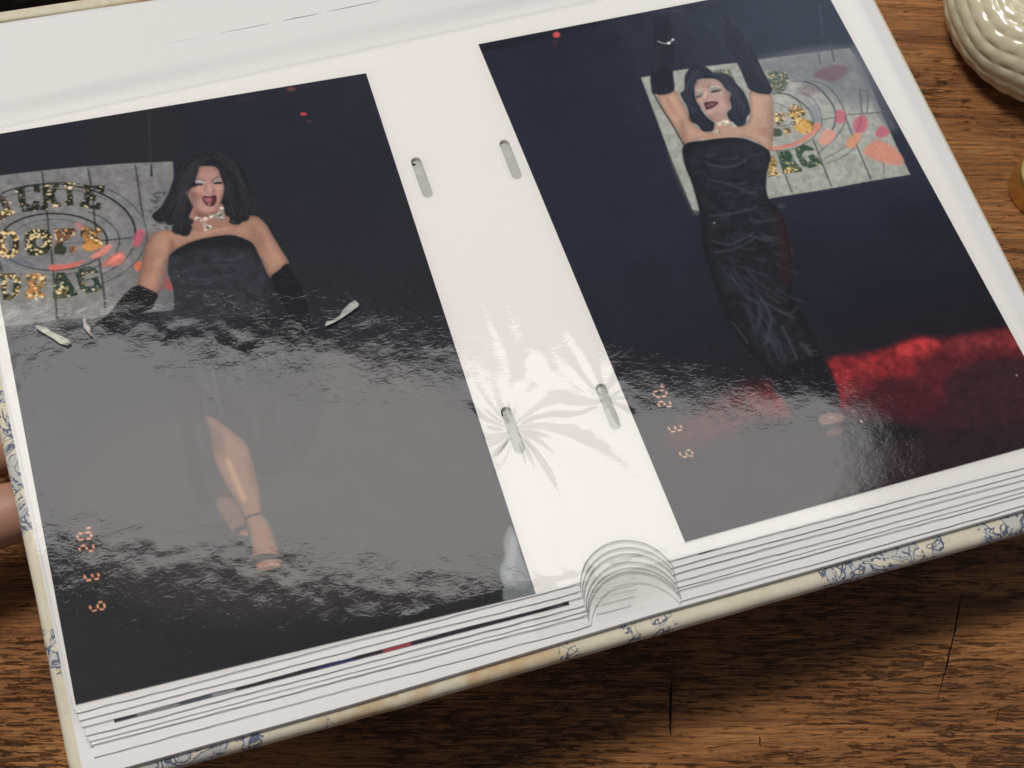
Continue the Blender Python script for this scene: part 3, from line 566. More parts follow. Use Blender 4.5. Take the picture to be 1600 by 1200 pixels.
    c.stroke(l((345, 590), (385, 690), (430, 790)), 7, (184, 142, 108), 3.2, .8); c.shade(*P(290, 500), 10, 26, (.62, .6, .6), 6, -0.3); c.shade(*P(460, 640), 6, 30, (.75, .72, .7), 4, -0.1); c.shade(*P(520, 960), 8, 20, (1.1, .92, .85), 4, -0.3)
    c.stroke(l((428, 880), (450, 858), (505, 845)), 3.0, (26, 18, 20), 0.8, .95); c.poly(l((468, 1062), (480, 1042), (540, 1034), (590, 1042), (598, 1062), (540, 1062), (480, 1080)), (28, 20, 22), 1, .95)
    c.poly(l((372, 932), (400, 905), (430, 900), (434, 918), (390, 945)), (28, 20, 22), 1, .9); c.stroke(l((298, 765), (360, 768)), 2, (26, 20, 22), .8, .8)
    for x in (500, 525, 552, 578): c.spot(*P(x, 1092 - (x - 500) * .12), 3.4, 3, (176, 130, 110), .9, 1)
    for x, y in ((418, 936), (436, 942)): c.spot(*P(x, y), 3, 2.4, (160, 116, 96), .9, 1)
    for (x, y, rx, ry) in ((816, 466, 3, 1.6), (1000, 770, 8, 2.6), (740, 712, 12, 1.6), (560, 590, 20, 1.4)): c.spot(*P(x, y), rx, ry, (70, 50, 46), .5, 1.6)
    for i_ in range(30):
        rq = np.random.RandomState(700 + i_); x0_ = 300 + 150 * rq.rand(); y0_ = 500 + 160 * rq.rand(); c.stroke([(x0_, y0_), (x0_ + 8 * rq.rand(), y0_ + 30), (x0_ + 14 * rq.rand(), y0_ + 50 + 30 * rq.rand())], (1.5, 4), (70, 70, 76), 2.2, .35)
    # pale flashed shape in the corner
    c.poly([(798, 822), (786, 846), (788, 868), (780, 892), (786, 915), (790, 940), (850, 940), (835, 920), (815, 872)], (122, 128, 130), 1.8, 0.95)
    c.poly([(797, 838), (793, 866), (786, 900), (800, 905), (806, 870), (806, 842)], (160, 168, 170), 4, 0.7); c.poly([(812, 900), (800, 912), (810, 922), (828, 915)], (150, 154, 152), 3, .6)
    stamp(c, Z(60, 760, 5), [[(318, 370), (350, 364)], [(368, 360), (408, 356)], [(306, 382), (312, 402)], [(412, 368), (418, 392)], [(318, 418), (354, 412)], [(378, 410), (412, 404)], [(380, 328), (412, 318)],
        [(322, 482), (328, 502)], [(334, 468), (368, 458)], [(376, 470), (384, 492)], [(398, 503), (428, 500)], [(430, 458), (436, 482)], [(360, 692), (372, 720)], [(378, 735), (414, 728)], [(420, 685), (428, 708)], [(438, 724), (474, 718)], [(468, 675), (476, 700)],
        [(404, 930), (412, 955)], [(422, 972), (456, 964)], [(464, 920), (470, 950)], [(474, 906), (500, 900)], [(514, 912), (522, 945)], [(484, 960), (516, 955)]], 2.1, (255, 178, 126))
    return c.finish()
def stamp(c, z, segs, wd, col):
    for s_ in segs: c.stroke(z(*s_), wd * 1.9, (130, 54, 24), 1.2, 0.25, False)
    for s_ in segs: c.stroke(z(*s_), wd, col, 0.45, 1.0, False)

def paint_right():
    a = 0.03522593; ca, sa = math.cos(a), math.sin(a); ox, oy = 133.934, 3.454
    def mm(x, y):
        dx, dy = x - ox, y - oy; return dx * ca + dy * sa, -(-dx * sa + dy * ca)
    c = Canvas(102.0, 152.0, mm)
    top = s2l((39, 43, 60)); bot = s2l((28, 26, 30)); yy = np.clip((np.linspace(0, 1, c.H)[:, None, None] - .45) / .4, 0, 1)
    c.img[:] = top * (1 - yy) + bot * yy; c.img *= (0.86 + 0.28 * vnoise(c.H, c.W, 90, 4, 3))[..., None]
    c.poly([(745, 68), (1000, 10), (1000, 22), (750, 84)], (28, 28, 36), 3, .6); c.spot(870, 55, 5.5, 4.5, (216, 80, 78), 1, 1.4); c.spot(868, 68, 3, 6, (90, 50, 56), .5, 2)
    c.stroke([(1280, 8), (1285, 60)], 2.4, (82, 88, 108), 2, .5); c.stroke([(1296, 60), (1303, 98)], 3.6, (52, 56, 66), 1, .8); c.spot(1056, 18, 12, 3, (74, 56, 66), .5, 2)
    # backdrop panel
    n = 0.8 + 0.4 * vnoise(c.H, c.W, 24, 15, 4)
    pan = [(1002, 122), (1050, 112), (1106, 104), (1152, 99), (1200, 92), (1262, 84), (1327, 76), (1345, 100), (1372, 165), (1398, 225), (1421, 273), (1360, 283), (1290, 296), (1203, 310), (1180, 325), (1092, 329), (1083, 328), (1050, 250), (1022, 175)]
    c.poly(pan, (172, 175, 168), 1.0, 1, False, n)
    c.poly(pan, (168, 171, 164), 1.0, .5, False, 0.45 + 1.1 * vnoise(c.H, c.W, 11, 333, 3))
    c.poly([(1190, 92), (1330, 76), (1365, 150), (1330, 165), (1250, 130), (1190, 112)], (112, 118, 126), 12, .7, True, n); c.poly([(1330, 76), (1350, 90), (1400, 200), (1370, 180)], (100, 106, 116), 6, .6)
    c.poly([(1050, 225), (1080, 300), (1090, 329), (1083, 328), (1048, 245)], (165, 168, 158), 5, .5, True, n)
    z = Z(1140, 60, 4.617); J = (66, 68, 68); D = (44, 45, 50)
    for p, wd in ((((600, 730), (665, 900), (735, 1072)), 3), (((340, 810), (400, 980), (450, 1115)), 3), (((830, 560), (880, 690), (1018, 1020)), 3), (((735, 90), (755, 175)), 3.4), (((480, 430), (520, 500)), 2), (((640, 120), (655, 190)), 2), (((1110, 900), (1108, 1010)), 1.4)): c.stroke(z(*p), wd, J, .8, .8)
    for p in (((660, 590), (760, 572)), ((830, 556), (950, 545), (1100, 535)), ((280, 292), (370, 290)), ((330, 635), (420, 630), (450, 600)), ((935, 370), (945, 450), (952, 545)), ((990, 390), (995, 470), (985, 545)), ((935, 372), (990, 385))): c.stroke(z(*p), 2.2, J, .8, .75)
    for p, wd in ((((310, 400), (400, 402), (480, 440), (545, 490), (590, 550), (606, 610), (590, 670), (520, 735)), 3.2), (((520, 400), (590, 430), (640, 500), (662, 570), (655, 640), (600, 720), (520, 770), (430, 805), (300, 812)), 1.6),
                  (((540, 312), (620, 345), (690, 410), (745, 490), (765, 560), (750, 640), (735, 670)), 3.2), (((600, 312), (690, 340), (770, 420), (825, 520), (832, 590), (815, 640), (760, 720), (640, 830)), 1.7), (((680, 870), (760, 830), (850, 770), (900, 700)), 1.3), (((690, 905), (800, 865), (900, 790), (955, 700)), 1.2), (((310, 465), (380, 485), (440, 520)), 1.4), (((440, 310), (560, 315)), 1.4)):
        c.stroke(z(*p), wd, D, .7, .8)
    c.poly(z((600, 270), (680, 210), (800, 195), (860, 230), (800, 290), (740, 320), (660, 300)), (128, 84, 98), 4, .75)
    c.poly(z((480, 380), (560, 330), (650, 380), (560, 420)), (134, 104, 110), 4, .5)
    c.poly(z((570, 500), (625, 480), (658, 560), (650, 610), (605, 600)), (136, 144, 156), 2, .7)
    c.poly(z((768, 530), (825, 520), (832, 570), (820, 612), (770, 612)), (204, 100, 124), 2.2, .85); c.poly(z((900, 590), (960, 550), (990, 590), (985, 660), (930, 690), (888, 650)), (200, 94, 118), 2.4, .85); c.stroke(z((950, 570), (930, 640), (905, 690)), 1.4, (110, 50, 66), .8, .7)
    c.poly(z((1050, 680), (1095, 630), (1155, 680), (1110, 715), (1060, 712)), (196, 96, 116), 2, .9); c.poly(z((835, 765), (900, 685), (948, 700), (920, 760), (880, 795)), (220, 152, 108), 1.8, .85)
    c.poly(z((1050, 735), (1120, 755), (1190, 795), (1250, 870), (1242, 908), (1180, 915), (1090, 895), (960, 825)), (192, 128, 106), 2.6, .85, True, .75 + .5 * n)
    for k in range(7): c.stroke(z((1000 + 32 * k, 830 + 8 * k), (1075 + 26 * k, 760 + 15 * k)), 1.6, (232, 158, 128), 1.2, .5)
    c.poly(z((300, 785), (430, 768), (520, 722), (590, 650), (615, 612), (655, 625), (640, 665), (560, 730), (440, 785), (310, 808)), (216, 138, 118), 1.4, .95); c.stroke(z((380, 778), (450, 762), (500, 740)), 2.2, (206, 92, 76), 1.2, .8)
    c.poly(z((640, 740), (680, 670), (730, 660), (765, 700), (720, 760), (660, 768)), (222, 158, 136), 2, .85)
    # tinsel letters behind the raised arm
    c.tinsel(z((270, 240), (400, 240), (430, 300), (400, 380), (340, 400), (290, 380)), (78, 96, 74), (110, 124, 108), 61, .4)
    c.tinsel(z((320, 540), (400, 540), (395, 590), (350, 640), (330, 610)), (80, 72, 42), (176, 130, 74), 62, 1.2); c.poly(z((310, 655), (370, 660), (375, 705), (312, 705)), (62, 86, 56), 1, .95); c.tinsel(z((385, 650), (440, 640), (440, 690), (390, 695)), (110, 90, 50), (190, 150, 80), 63, 1.3)
    c.tinsel(z((420, 540), (460, 480), (540, 520), (545, 560), (500, 560), (560, 590), (600, 610), (590, 670), (520, 690), (460, 660), (455, 600)), (96, 88, 44), (200, 156, 66), 64, 1.2, True); c.poly(z((462, 640), (540, 600), (590, 625), (585, 665), (520, 685)), (214, 172, 76), 1.4, .8)
    g0, g1 = (50, 84, 60), (60, 92, 68)
    c.tinsel(z((358, 815), (432, 812), (480, 900), (525, 950), (520, 965), (385, 980), (365, 900)), g0, g1, 65, .3); c.tinsel(z((390, 930), (470, 920), (500, 960), (400, 980)), (84, 96, 56), (160, 140, 80), 66, 1.3)
    c.tinsel(z((470, 800), (530, 765), (600, 790), (612, 810), (540, 815), (520, 840), (560, 890), (590, 890), (560, 850), (600, 835), (640, 870), (665, 910), (580, 940), (520, 920), (490, 870)), g0, g1, 67, .3)
    c.tinsel(z((275, 860), (320, 850), (340, 900), (330, 950), (370, 985), (275, 1005)), (70, 88, 54), (180, 146, 70), 68, 1.3)
    c.tinsel([(1115, 110), (1140, 108), (1150, 128), (1125, 124)], (96, 110, 84), (120, 130, 110), 69, .2)
    # raised arms, skin
    s = Z(1000, 20, 5.454); skin = (194, 160, 138)
    c.poly(s((148, 700), (220, 690), (295, 662), (345, 740), (405, 850), (440, 930), (520, 1000), (640, 1010), (700, 900), (760, 900), (820, 970), (900, 950), (935, 870), (935, 665), (1020, 692), (1112, 692), (1134, 800), (1138, 1000), (1112, 1182), (1040, 1150), (980, 1095), (860, 1062), (700, 1078), (500, 1085), (385, 1130), (355, 1080), (280, 950), (205, 850)), skin, 1.0)
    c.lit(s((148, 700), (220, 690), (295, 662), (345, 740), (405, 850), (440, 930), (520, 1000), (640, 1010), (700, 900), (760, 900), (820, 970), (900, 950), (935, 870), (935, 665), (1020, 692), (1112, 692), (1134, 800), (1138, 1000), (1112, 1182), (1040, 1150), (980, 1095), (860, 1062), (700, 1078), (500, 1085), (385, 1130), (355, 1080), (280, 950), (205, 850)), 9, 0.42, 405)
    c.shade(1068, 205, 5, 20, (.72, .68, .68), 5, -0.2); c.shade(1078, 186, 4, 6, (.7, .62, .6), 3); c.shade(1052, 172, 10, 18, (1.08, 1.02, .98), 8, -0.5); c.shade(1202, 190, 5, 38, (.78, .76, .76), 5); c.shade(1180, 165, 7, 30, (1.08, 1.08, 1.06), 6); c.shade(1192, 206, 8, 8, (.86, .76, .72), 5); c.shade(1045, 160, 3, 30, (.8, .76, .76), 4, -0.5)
    c.poly(s((640, 890), (760, 860), (830, 970), (770, 1050), (640, 1040), (620, 960)), (190, 156, 136), 1.2, .9)
    c.stroke(s((500, 1078), (700, 1066), (860, 1052)), 2.4, (214, 180, 156), 1.6, .7); c.stroke(s((880, 935), (950, 930)), 1.2, (64, 52, 52), .8, .8); c.stroke(s((105, 665), (165, 780), (260, 930), (375, 1130)), 3, (28, 26, 30), 1, .9)
    # gloves
    glove = (31, 33, 45)
    c.poly(s((95, 640), (110, 690), (200, 700), (292, 662), (285, 520), (290, 250), (250, 60), (130, 60), (120, 300), (88, 520)), glove, 1.2); c.poly(s((930, 655), (1010, 690), (1114, 692), (1112, 620), (1050, 500), (960, 320), (880, 230), (800, 60), (700, 60), (720, 250), (830, 440), (900, 600)), glove, 1.2)
    c.stroke(s((150, 280), (140, 400), (130, 520)), 8, (50, 52, 64), 6, .6); c.stroke(s((870, 250), (950, 400), (1060, 590)), 4, (56, 58, 72), 4, .6); c.stroke(s((110, 685), (200, 697), (290, 660)), 1.6, (16, 16, 22), .8, .8); c.stroke(s((945, 660), (1020, 688), (1112, 690)), 1.6, (18, 18, 24), .8, .8)
    for p in (((715, 60), (725, 110)), ((790, 80), (820, 130)), ((760, 40), (790, 70))): c.stroke(s(*p), 4, (62, 64, 80), 2.6, .6)
    c.stroke(s((148, 243), (200, 264), (245, 262), (282, 232)), 1.6, (190, 192, 198), .7, .95); c.spot(*s((246, 262))[0], 2.4, 1.9, (250, 250, 250), 1, .7); c.spot(*s((280, 232))[0], 2, 1.7, (235, 235, 238), 1, .7)
    # face
    f = Z(1040, 90, 9.228); q = lambda x, y: f((x, y))[0]
    c.poly(f((430, 390), (480, 330), (600, 310), (710, 320), (800, 370), (870, 450), (935, 530), (915, 600), (940, 690), (890, 790), (870, 860), (800, 900), (720, 925), (640, 880), (560, 790), (530, 740), (480, 680), (440, 610), (450, 560), (425, 480)), (192, 162, 150), 1.0)
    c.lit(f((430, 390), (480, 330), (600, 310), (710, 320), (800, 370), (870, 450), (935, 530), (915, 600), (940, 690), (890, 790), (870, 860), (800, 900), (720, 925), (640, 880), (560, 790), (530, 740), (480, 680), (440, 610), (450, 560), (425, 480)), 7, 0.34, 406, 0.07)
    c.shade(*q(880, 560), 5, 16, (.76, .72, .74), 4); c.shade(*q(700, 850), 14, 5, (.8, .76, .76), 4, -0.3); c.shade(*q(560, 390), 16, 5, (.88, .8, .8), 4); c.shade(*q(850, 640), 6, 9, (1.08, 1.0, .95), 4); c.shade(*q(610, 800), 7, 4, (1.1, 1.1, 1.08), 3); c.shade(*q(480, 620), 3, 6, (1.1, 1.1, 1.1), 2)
    c.poly(f((600, 470), (640, 425), (730, 415), (820, 445), (800, 465), (700, 470), (640, 500)), (168, 164, 152), .9, .95); c.stroke(f((640, 428), (720, 415), (800, 440)), 1.6, (214, 210, 196), .8, .9); c.stroke(f((592, 452), (615, 425), (660, 412)), 1.3, (84, 66, 66), .6, .9)
    c.poly(f((640, 512), (680, 480), (750, 468), (820, 462), (770, 495), (700, 512)), (58, 44, 50), .8, .95); c.stroke(f((620, 485), (680, 462), (760, 455)), 1.6, (118, 112, 112), .8, .8)
    c.stroke(f((425, 495), (460, 470), (515, 475)), 1.6, (190, 194, 184), .8, .9); c.poly(f((450, 545), (490, 515), (540, 515), (530, 545), (470, 555)), (134, 144, 128), .9, .9); c.poly(f((440, 570), (480, 555), (530, 548), (500, 575), (450, 590)), (42, 38, 44), .9, .95)
    c.stroke(f((540, 455), (548, 490), (545, 540)), 2, (150, 108, 102), 1.2, .6); c.stroke(f((575, 500), (572, 550), (562, 590)), 3.4, (224, 190, 178), 1.5, .8); c.stroke(f((605, 540), (612, 590), (590, 612)), 1.8, (140, 98, 92), 1.1, .6); c.stroke(f((540, 610), (570, 622), (600, 612)), 1.8, (120, 80, 80), 1, .6); c.stroke(f((660, 560), (700, 590), (760, 620)), 1.6, (160, 116, 104), 1.2, .5)
    c.poly(f((555, 665), (575, 645), (620, 640), (700, 632), (765, 652), (735, 690), (680, 728), (630, 748), (588, 757), (568, 715)), (84, 40, 46), .8); c.poly(f((590, 698), (625, 668), (690, 655), (722, 662), (690, 695), (620, 712)), (142, 96, 98), .8, .9); c.stroke(f((600, 738), (650, 725)), 1.4, (120, 74, 76), .7, .8)
    # hair
    hair = (32, 35, 47)
    c.poly(f((300, 215), (400, 120), (500, 110), (600, 150), (680, 215), (800, 225), (900, 255), (960, 300), (1020, 380), (1080, 440), (1140, 520), (1190, 640), (1220, 790), (1170, 870), (1150, 960), (1080, 1000), (1000, 985), (930, 920), (885, 830), (900, 780), (945, 720), (920, 600), (940, 520), (860, 450), (800, 370), (720, 318), (600, 308), (480, 322), (430, 385), (420, 480), (440, 610), (490, 700), (540, 790), (620, 880), (700, 940), (705, 1000), (680, 1060), (600, 1075), (520, 1055), (460, 980), (370, 930), (340, 850), (300, 700), (230, 580), (215, 520), (270, 460), (270, 330)), hair, 1.1)
    for p, a in ((((580, 230), (680, 250), (760, 270)), .5), (((960, 440), (1020, 500), (1060, 560)), .5), (((940, 780), (980, 860), (1060, 900)), .45), (((400, 720), (450, 790), (520, 850)), .45), (((1060, 620), (1130, 720), (1150, 800)), .4), (((330, 560), (380, 640)), .4)):
        c.stroke(f(*p), 3, (66, 70, 86), 2.2, a)
    c.strands([f((560, 160), (420, 260), (330, 450), (330, 680), (450, 860), (600, 1000)), f((620, 200), (820, 300), (980, 440), (1100, 640), (1130, 850)), f((700, 260), (900, 420), (1000, 640), (1040, 880)), f((500, 200), (380, 400), (300, 560), (420, 800))], 14, (72, 76, 94), 421, 1.0, 0.42, 4.0)
    for (x, y, rx, ry, col) in ((775, 965, 3, 2.6, (222, 222, 212)), (850, 935, 5, 3, (226, 228, 220)), (890, 932, 2.4, 2.2, (252, 252, 248)), (950, 960, 4, 3.4, (186, 184, 172)), (995, 990, 2.4, 2.2, (206, 204, 194)), (735, 1065, 4, 2.8, (198, 194, 178)), (770, 1090, 2.4, 2, (170, 158, 138)), (860, 965, 3, 2.2, (196, 186, 172)), (915, 980, 3, 2, (176, 166, 150))):
        c.spot(*q(x, y), rx, ry, col, .9, .8)
    for (x, y) in ((775, 1075), (835, 945), (940, 975)): c.spot(*q(x, y), 1.3, 1.2, (96, 78, 62), .8, .7)
    # dress
    d = Z(1000, 180, 2.4)
    c.poly(d((165, 112), (250, 94), (350, 84), (420, 98), (488, 142), (476, 220), (474, 280), (486, 320), (520, 360), (548, 420), (568, 520), (565, 620), (580, 700), (630, 780), (680, 880), (725, 1000), (748, 1108), (690, 1120), (620, 1120), (560, 1060), (480, 960), (400, 880), (330, 760), (280, 640), (240, 500), (226, 380), (195, 260), (165, 180)), (27, 28, 35), 1.1)
    nz = vnoise(c.H, c.W, 14, 91, 3)
    c_dress = d((185, 150), (300, 110), (420, 115), (478, 160), (465, 300), (530, 420), (548, 600), (560, 720), (660, 900), (720, 1080), (640, 1090), (500, 940), (380, 800), (300, 640), (255, 480), (235, 340)); v1 = vnoise(c.H, c.W, 10, 92, 3); c.poly(c_dress, (70, 73, 86), 6, .3, True, np.clip(.1 + 1.9 * nz * blur(v1, 5), 0, 2))
    rq = np.random.RandomState(77)
    for i_ in range(46):
        u_ = rq.rand(); xl = np.interp(u_, [0, .3, .6, 1], [180, 232, 262, 420]); xr = np.interp(u_, [0, .3, .6, 1], [470, 500, 560, 640]); y_ = 130 + 560 * u_; x0_ = xl + (xr - xl) * rq.rand() * .7 + 8; w_ = 35 + 80 * rq.rand(); sl_ = np.interp(u_, [0, .5, 1], [-.05, .1, .7]) + .2 * (rq.rand() - .5)
        c.stroke(d((x0_, y_), (x0_ + w_ / 2, y_ + sl_ * w_ / 2 + 7), (min(xr - 4, x0_ + w_), y_ + sl_ * w_)), (1.2, 3.4), (96, 100, 114), 1.9, .08 + .22 * rq.rand())
    for p, wd, al in ((((250, 185), (330, 195), (400, 170)), 4, .4), (((250, 240), (330, 260), (440, 300)), 3, .4), (((260, 380), (340, 370), (440, 345)), 2.5, .45), (((270, 470), (340, 485), (430, 440)), 2.2, .5), (((280, 515), (360, 500), (440, 455)), 2.2, .5), (((450, 690), (490, 760), (470, 860)), 4, .4), (((450, 690), (530, 740), (580, 760)), 3, .4),
                      (((530, 790), (570, 870), (610, 980)), 4, .4), (((345, 775), (380, 820), (405, 855)), 2.2, .5), (((600, 850), (640, 900), (650, 960)), 8, .3), (((520, 730), (560, 745), (590, 720)), 2.2, .4), (((400, 680), (450, 720), (440, 800)), 6, .3)): c.stroke(d(*p), wd, (92, 95, 108), 1.8, al)
    c.poly(d((510, 350), (545, 400), (568, 500), (565, 620), (530, 620), (520, 500), (505, 420)), (58, 34, 34), 5, .6); c.spot(*d((530, 340))[0], 5, 4, (78, 76, 84), .7, 2); c.spot(*d((570, 510))[0], 2, 5, (80, 62, 62), .6, 1.5); c.spot(*d((278, 405))[0], 1.4, 1.2, (180, 180, 180), .8, .7)
    for i_ in range(26):
        rr_ = np.random.RandomState(500 + i_); y_ = 560 + 330 * rr_.rand(); x0_ = 300 + (y_ - 560) * .55 + 90 * rr_.rand(); x1_ = x0_ + 30 + 70 * rr_.rand(); c.stroke(d((x0_, y_), ((x0_ + x1_) / 2, y_ + 30 + 40 * rr_.rand()), (x1_, y_ + 60 + 50 * rr_.rand())), 3.5, (70, 73, 86), 2.2, .35)
    # red lit floor
    e = Z(900, 450, 2.2857); nr = vnoise(c.H, c.W, 15, 101, 4)
    c.poly(e((1180, 250), (1400, 220), (1640, 200), (1660, 480), (1400, 520), (1200, 480)), (72, 36, 42), 16, .8, True, .6 + .8 * nr)
    c.poly(e((895, 262), (960, 245), (1060, 232), (1150, 205), (1210, 178), (1290, 182), (1380, 172), (1480, 155), (1600, 140), (1620, 240), (1480, 250), (1380, 280), (1320, 330), (1300, 440), (1200, 470), (1060, 460), (945, 440), (935, 350), (910, 300)), (104, 28, 36), 9, .85, True, .5 + 1.0 * nr)
    c.poly(e((895, 265), (1000, 245), (1130, 215), (1210, 180), (1290, 188), (1290, 225), (1210, 265), (1200, 310), (1080, 330), (1060, 370), (980, 400), (945, 430), (930, 350)), (158, 32, 40), 7, .85, True, .3 + 1.4 * nr)
    c.poly(e((1330, 190), (1450, 165), (1600, 150), (1600, 215), (1450, 225), (1340, 240)), (138, 42, 48), 9, .75, True, .3 + 1.4 * nr); c.poly(e((1140, 215), (1210, 185), (1290, 195), (1280, 222), (1180, 240)), (196, 50, 52), 4, .7, True, .3 + 1.4 * nr)
    c.poly(e((1000, 320), (1200, 330), (1300, 400), (1320, 480), (1100, 480), (960, 440)), (62, 26, 34), 16, .6)
    c.poly(e((300, 560), (420, 450), (560, 370), (640, 335), (700, 345), (745, 400), (772, 440), (730, 462), (620, 470), (560, 520), (420, 560)), (92, 28, 30), 14, .85, True, .2 + 1.5 * nr)
    c.poly(e((620, 380), (700, 370), (760, 430), (740, 460), (640, 440)), (126, 42, 42), 6, .6, True, .4 + 1.2 * nr)
    c.poly(e((1100, 560), (1600, 480), (1620, 590), (1000, 740), (900, 700)), (54, 34, 40), 14, .8, True, .6 + .8 * nr)
    c.poly(e((705, 345), (745, 400), (772, 445), (840, 490), (930, 450), (940, 400), (930, 350), (890, 260), (800, 250)), (25, 25, 30), 3, .9)
    c.poly(e((868, 460), (905, 446), (950, 452), (955, 470), (925, 484), (880, 488)), (132, 94, 80), 2.0, .95); c.poly(e((890, 520), (915, 498), (950, 500), (945, 518), (910, 530)), (104, 66, 60), 2.2, .8); c.spot(*e((915, 462))[0], 5, 2.4, (172, 130, 112), .6, 2); c.stroke(e((880, 492), (950, 480)), 2.4, (20, 16, 20), 1, .8)
    c.spot(*e((1018, 476))[0], 1.8, 1.4, (220, 200, 200), 1, .8); c.spot(*e((1572, 312))[0], 1.5, 1.2, (200, 200, 200), .8, .8)
    stamp(c, Z(980, 580, 7.5), [[(315, 238), (362, 232)], [(385, 228), (430, 222)], [(308, 258), (322, 290)], [(455, 235), (465, 268)], [(340, 303), (390, 298)], [(412, 297), (460, 290)], [(392, 186), (436, 178)], [(404, 160), (412, 150)],
        [(362, 375), (382, 412)], [(372, 360), (418, 352)], [(430, 365), (445, 395)], [(465, 415), (515, 408)], [(498, 355), (515, 388)], [(482, 655), (505, 690)], [(515, 710), (565, 702)], [(555, 645), (575, 680)], [(592, 692), (642, 688)], [(622, 632), (642, 665)],
        [(612, 948), (632, 985)], [(648, 1005), (700, 998)], [(688, 950), (705, 985)], [(700, 930), (742, 920)], [(755, 935), (772, 968)], [(722, 990), (772, 992)]], 1.8, (255, 196, 148))
    return c.finish()

def photo_print(img, x, y, ang, z, label, W=102.0, H=152.0):
    ny, nx = img.shape[:2]; X, Y = np.meshgrid(np.linspace(0, W, nx), np.linspace(0, -H, ny))
    Zz = np.full_like(X, 0.24)
    me = grid_mesh('photo_print', X, Y, Zz); me.flip_normals()
    at = me.color_attributes.new('picture', 'FLOAT_COLOR', 'POINT'); a = np.ones((ny * nx, 4), np.float32); a[:, :3] = img.reshape(-1, 3); at.data.foreach_set('color', a.reshape(-1))
    o = link('photo_print', me, PRINT); o.matrix_world = ALB @ Matrix.Translation((x * MM, y * MM, z * MM)) @ Matrix.Rotation(ang, 4, 'Z')
    slab('paper_back', [[(0, 0), (W, 0), (W, -H), (0, -H)]], 0.236, 0.02, PAPER_BACK, o)
    tag(o, label, 'photo print'); return o
photo_print(paint_left(), 0, 0, 0, 0.05, 'left photo print of a singing performer in black strapless dress with bare leg')
photo_print(paint_right(), 133.934, 3.454, 0.03522593, 0.05, 'right photo print of a performer in long black dress with both gloved arms raised')

# ------------------------------------------------------------------ the album
album = empty('photo_album', ALB)
tag(album, 'open photo album with white pages, clear sleeves and cream cloth cover printed in blue', 'photo album')
DY = [0, 1.65, 3.0, 4.85, 6.1, 6.95, 9.3]
gut = lambda x: 4.6 + 0.062 * x                       # the gutter line
XR = 244.8
def leafz(x, y):
    t = np.clip((y - (gut(x) - 4.5)) / 4.5, 0, 1); return -1.3 * t * t * (3 - 2 * t)
def botline(x, k):                                   # bottom edge of leaf k
    base = np.interp(x, [-3, 0, 60, 113, 132, 245], [-153.6, -153.5, -152.6, -151.9, -151.8, -149.5])
    return base - DY[k] * np.interp(x, [0, 100, 240], [1.0, 1.0, 0.86])
def leftline(y, k): return np.interp(y, [-165, -153, -105, -55, 20], [-0.4, -0.5, -1.2, -2.6, -3.2]) + 0.35 * k
LZ = [0, -0.5, -0.98, -1.5, -2.0, -2.42, -2.95]
NR, NC = 11.3, (123.4, -155.6)
def capsule(cx, cy, half, r, ang, n=8):
    ca, sa = math.cos(ang), math.sin(ang); o = []
    for k in range(n + 1): a = math.pi * k / n; o.append((r * math.cos(a), half + r * math.sin(a)))
    for k in range(n + 1): a = math.pi + math.pi * k / n; o.append((r * math.cos(a), -half + r * math.sin(a)))
    return [(cx + x * ca - y * sa, cy + x * sa + y * ca) for x, y in o]
SLOTS = [(107.5, -35.6), (131.45, -35.0), (109.1, -111.0), (133.25, -110.3)]
def leaf_outline(k):
    o = []
    wob = lambda x: 0.16 * noise.noise(Vector((x * 0.06, k * 7.3, 0))) + 0.06 * noise.noise(Vector((x * 0.3, k * 3.3, 5)))
    cx, cy = NC[0], NC[1] - DY[k]
    xs = list(np.arange(leftline(-153, k) + .3, cx - NR - 0.6, 2.0))
    for x in xs: o.append((x, botline(x, k) + wob(x)))
    a0 = math.asin((botline(cx - NR, k) - cy) / NR)
    for a in np.linspace(math.pi - a0, a0, 26): o.append((cx + NR * math.cos(a), cy + NR * math.sin(a)))
    for x in np.arange(cx + NR + 0.6, XR - 1, 2.0): o.append((x, botline(x, k) + wob(x)))
    o.append((XR - 0.8, botline(XR, k) + .1)); o.append((XR, botline(XR, k) + 0.9))
    o += [(XR, -90), (XR, gut(XR) - 4.5), (leftline(0, k), gut(0) - 4.5), (leftline(-20, k), -20), (leftline(-55, k), -55), (leftline(-80, k), -80), (leftline(-105, k), -105), (leftline(-130, k), -130), (leftline(-150, k), -152.4)]
    return o
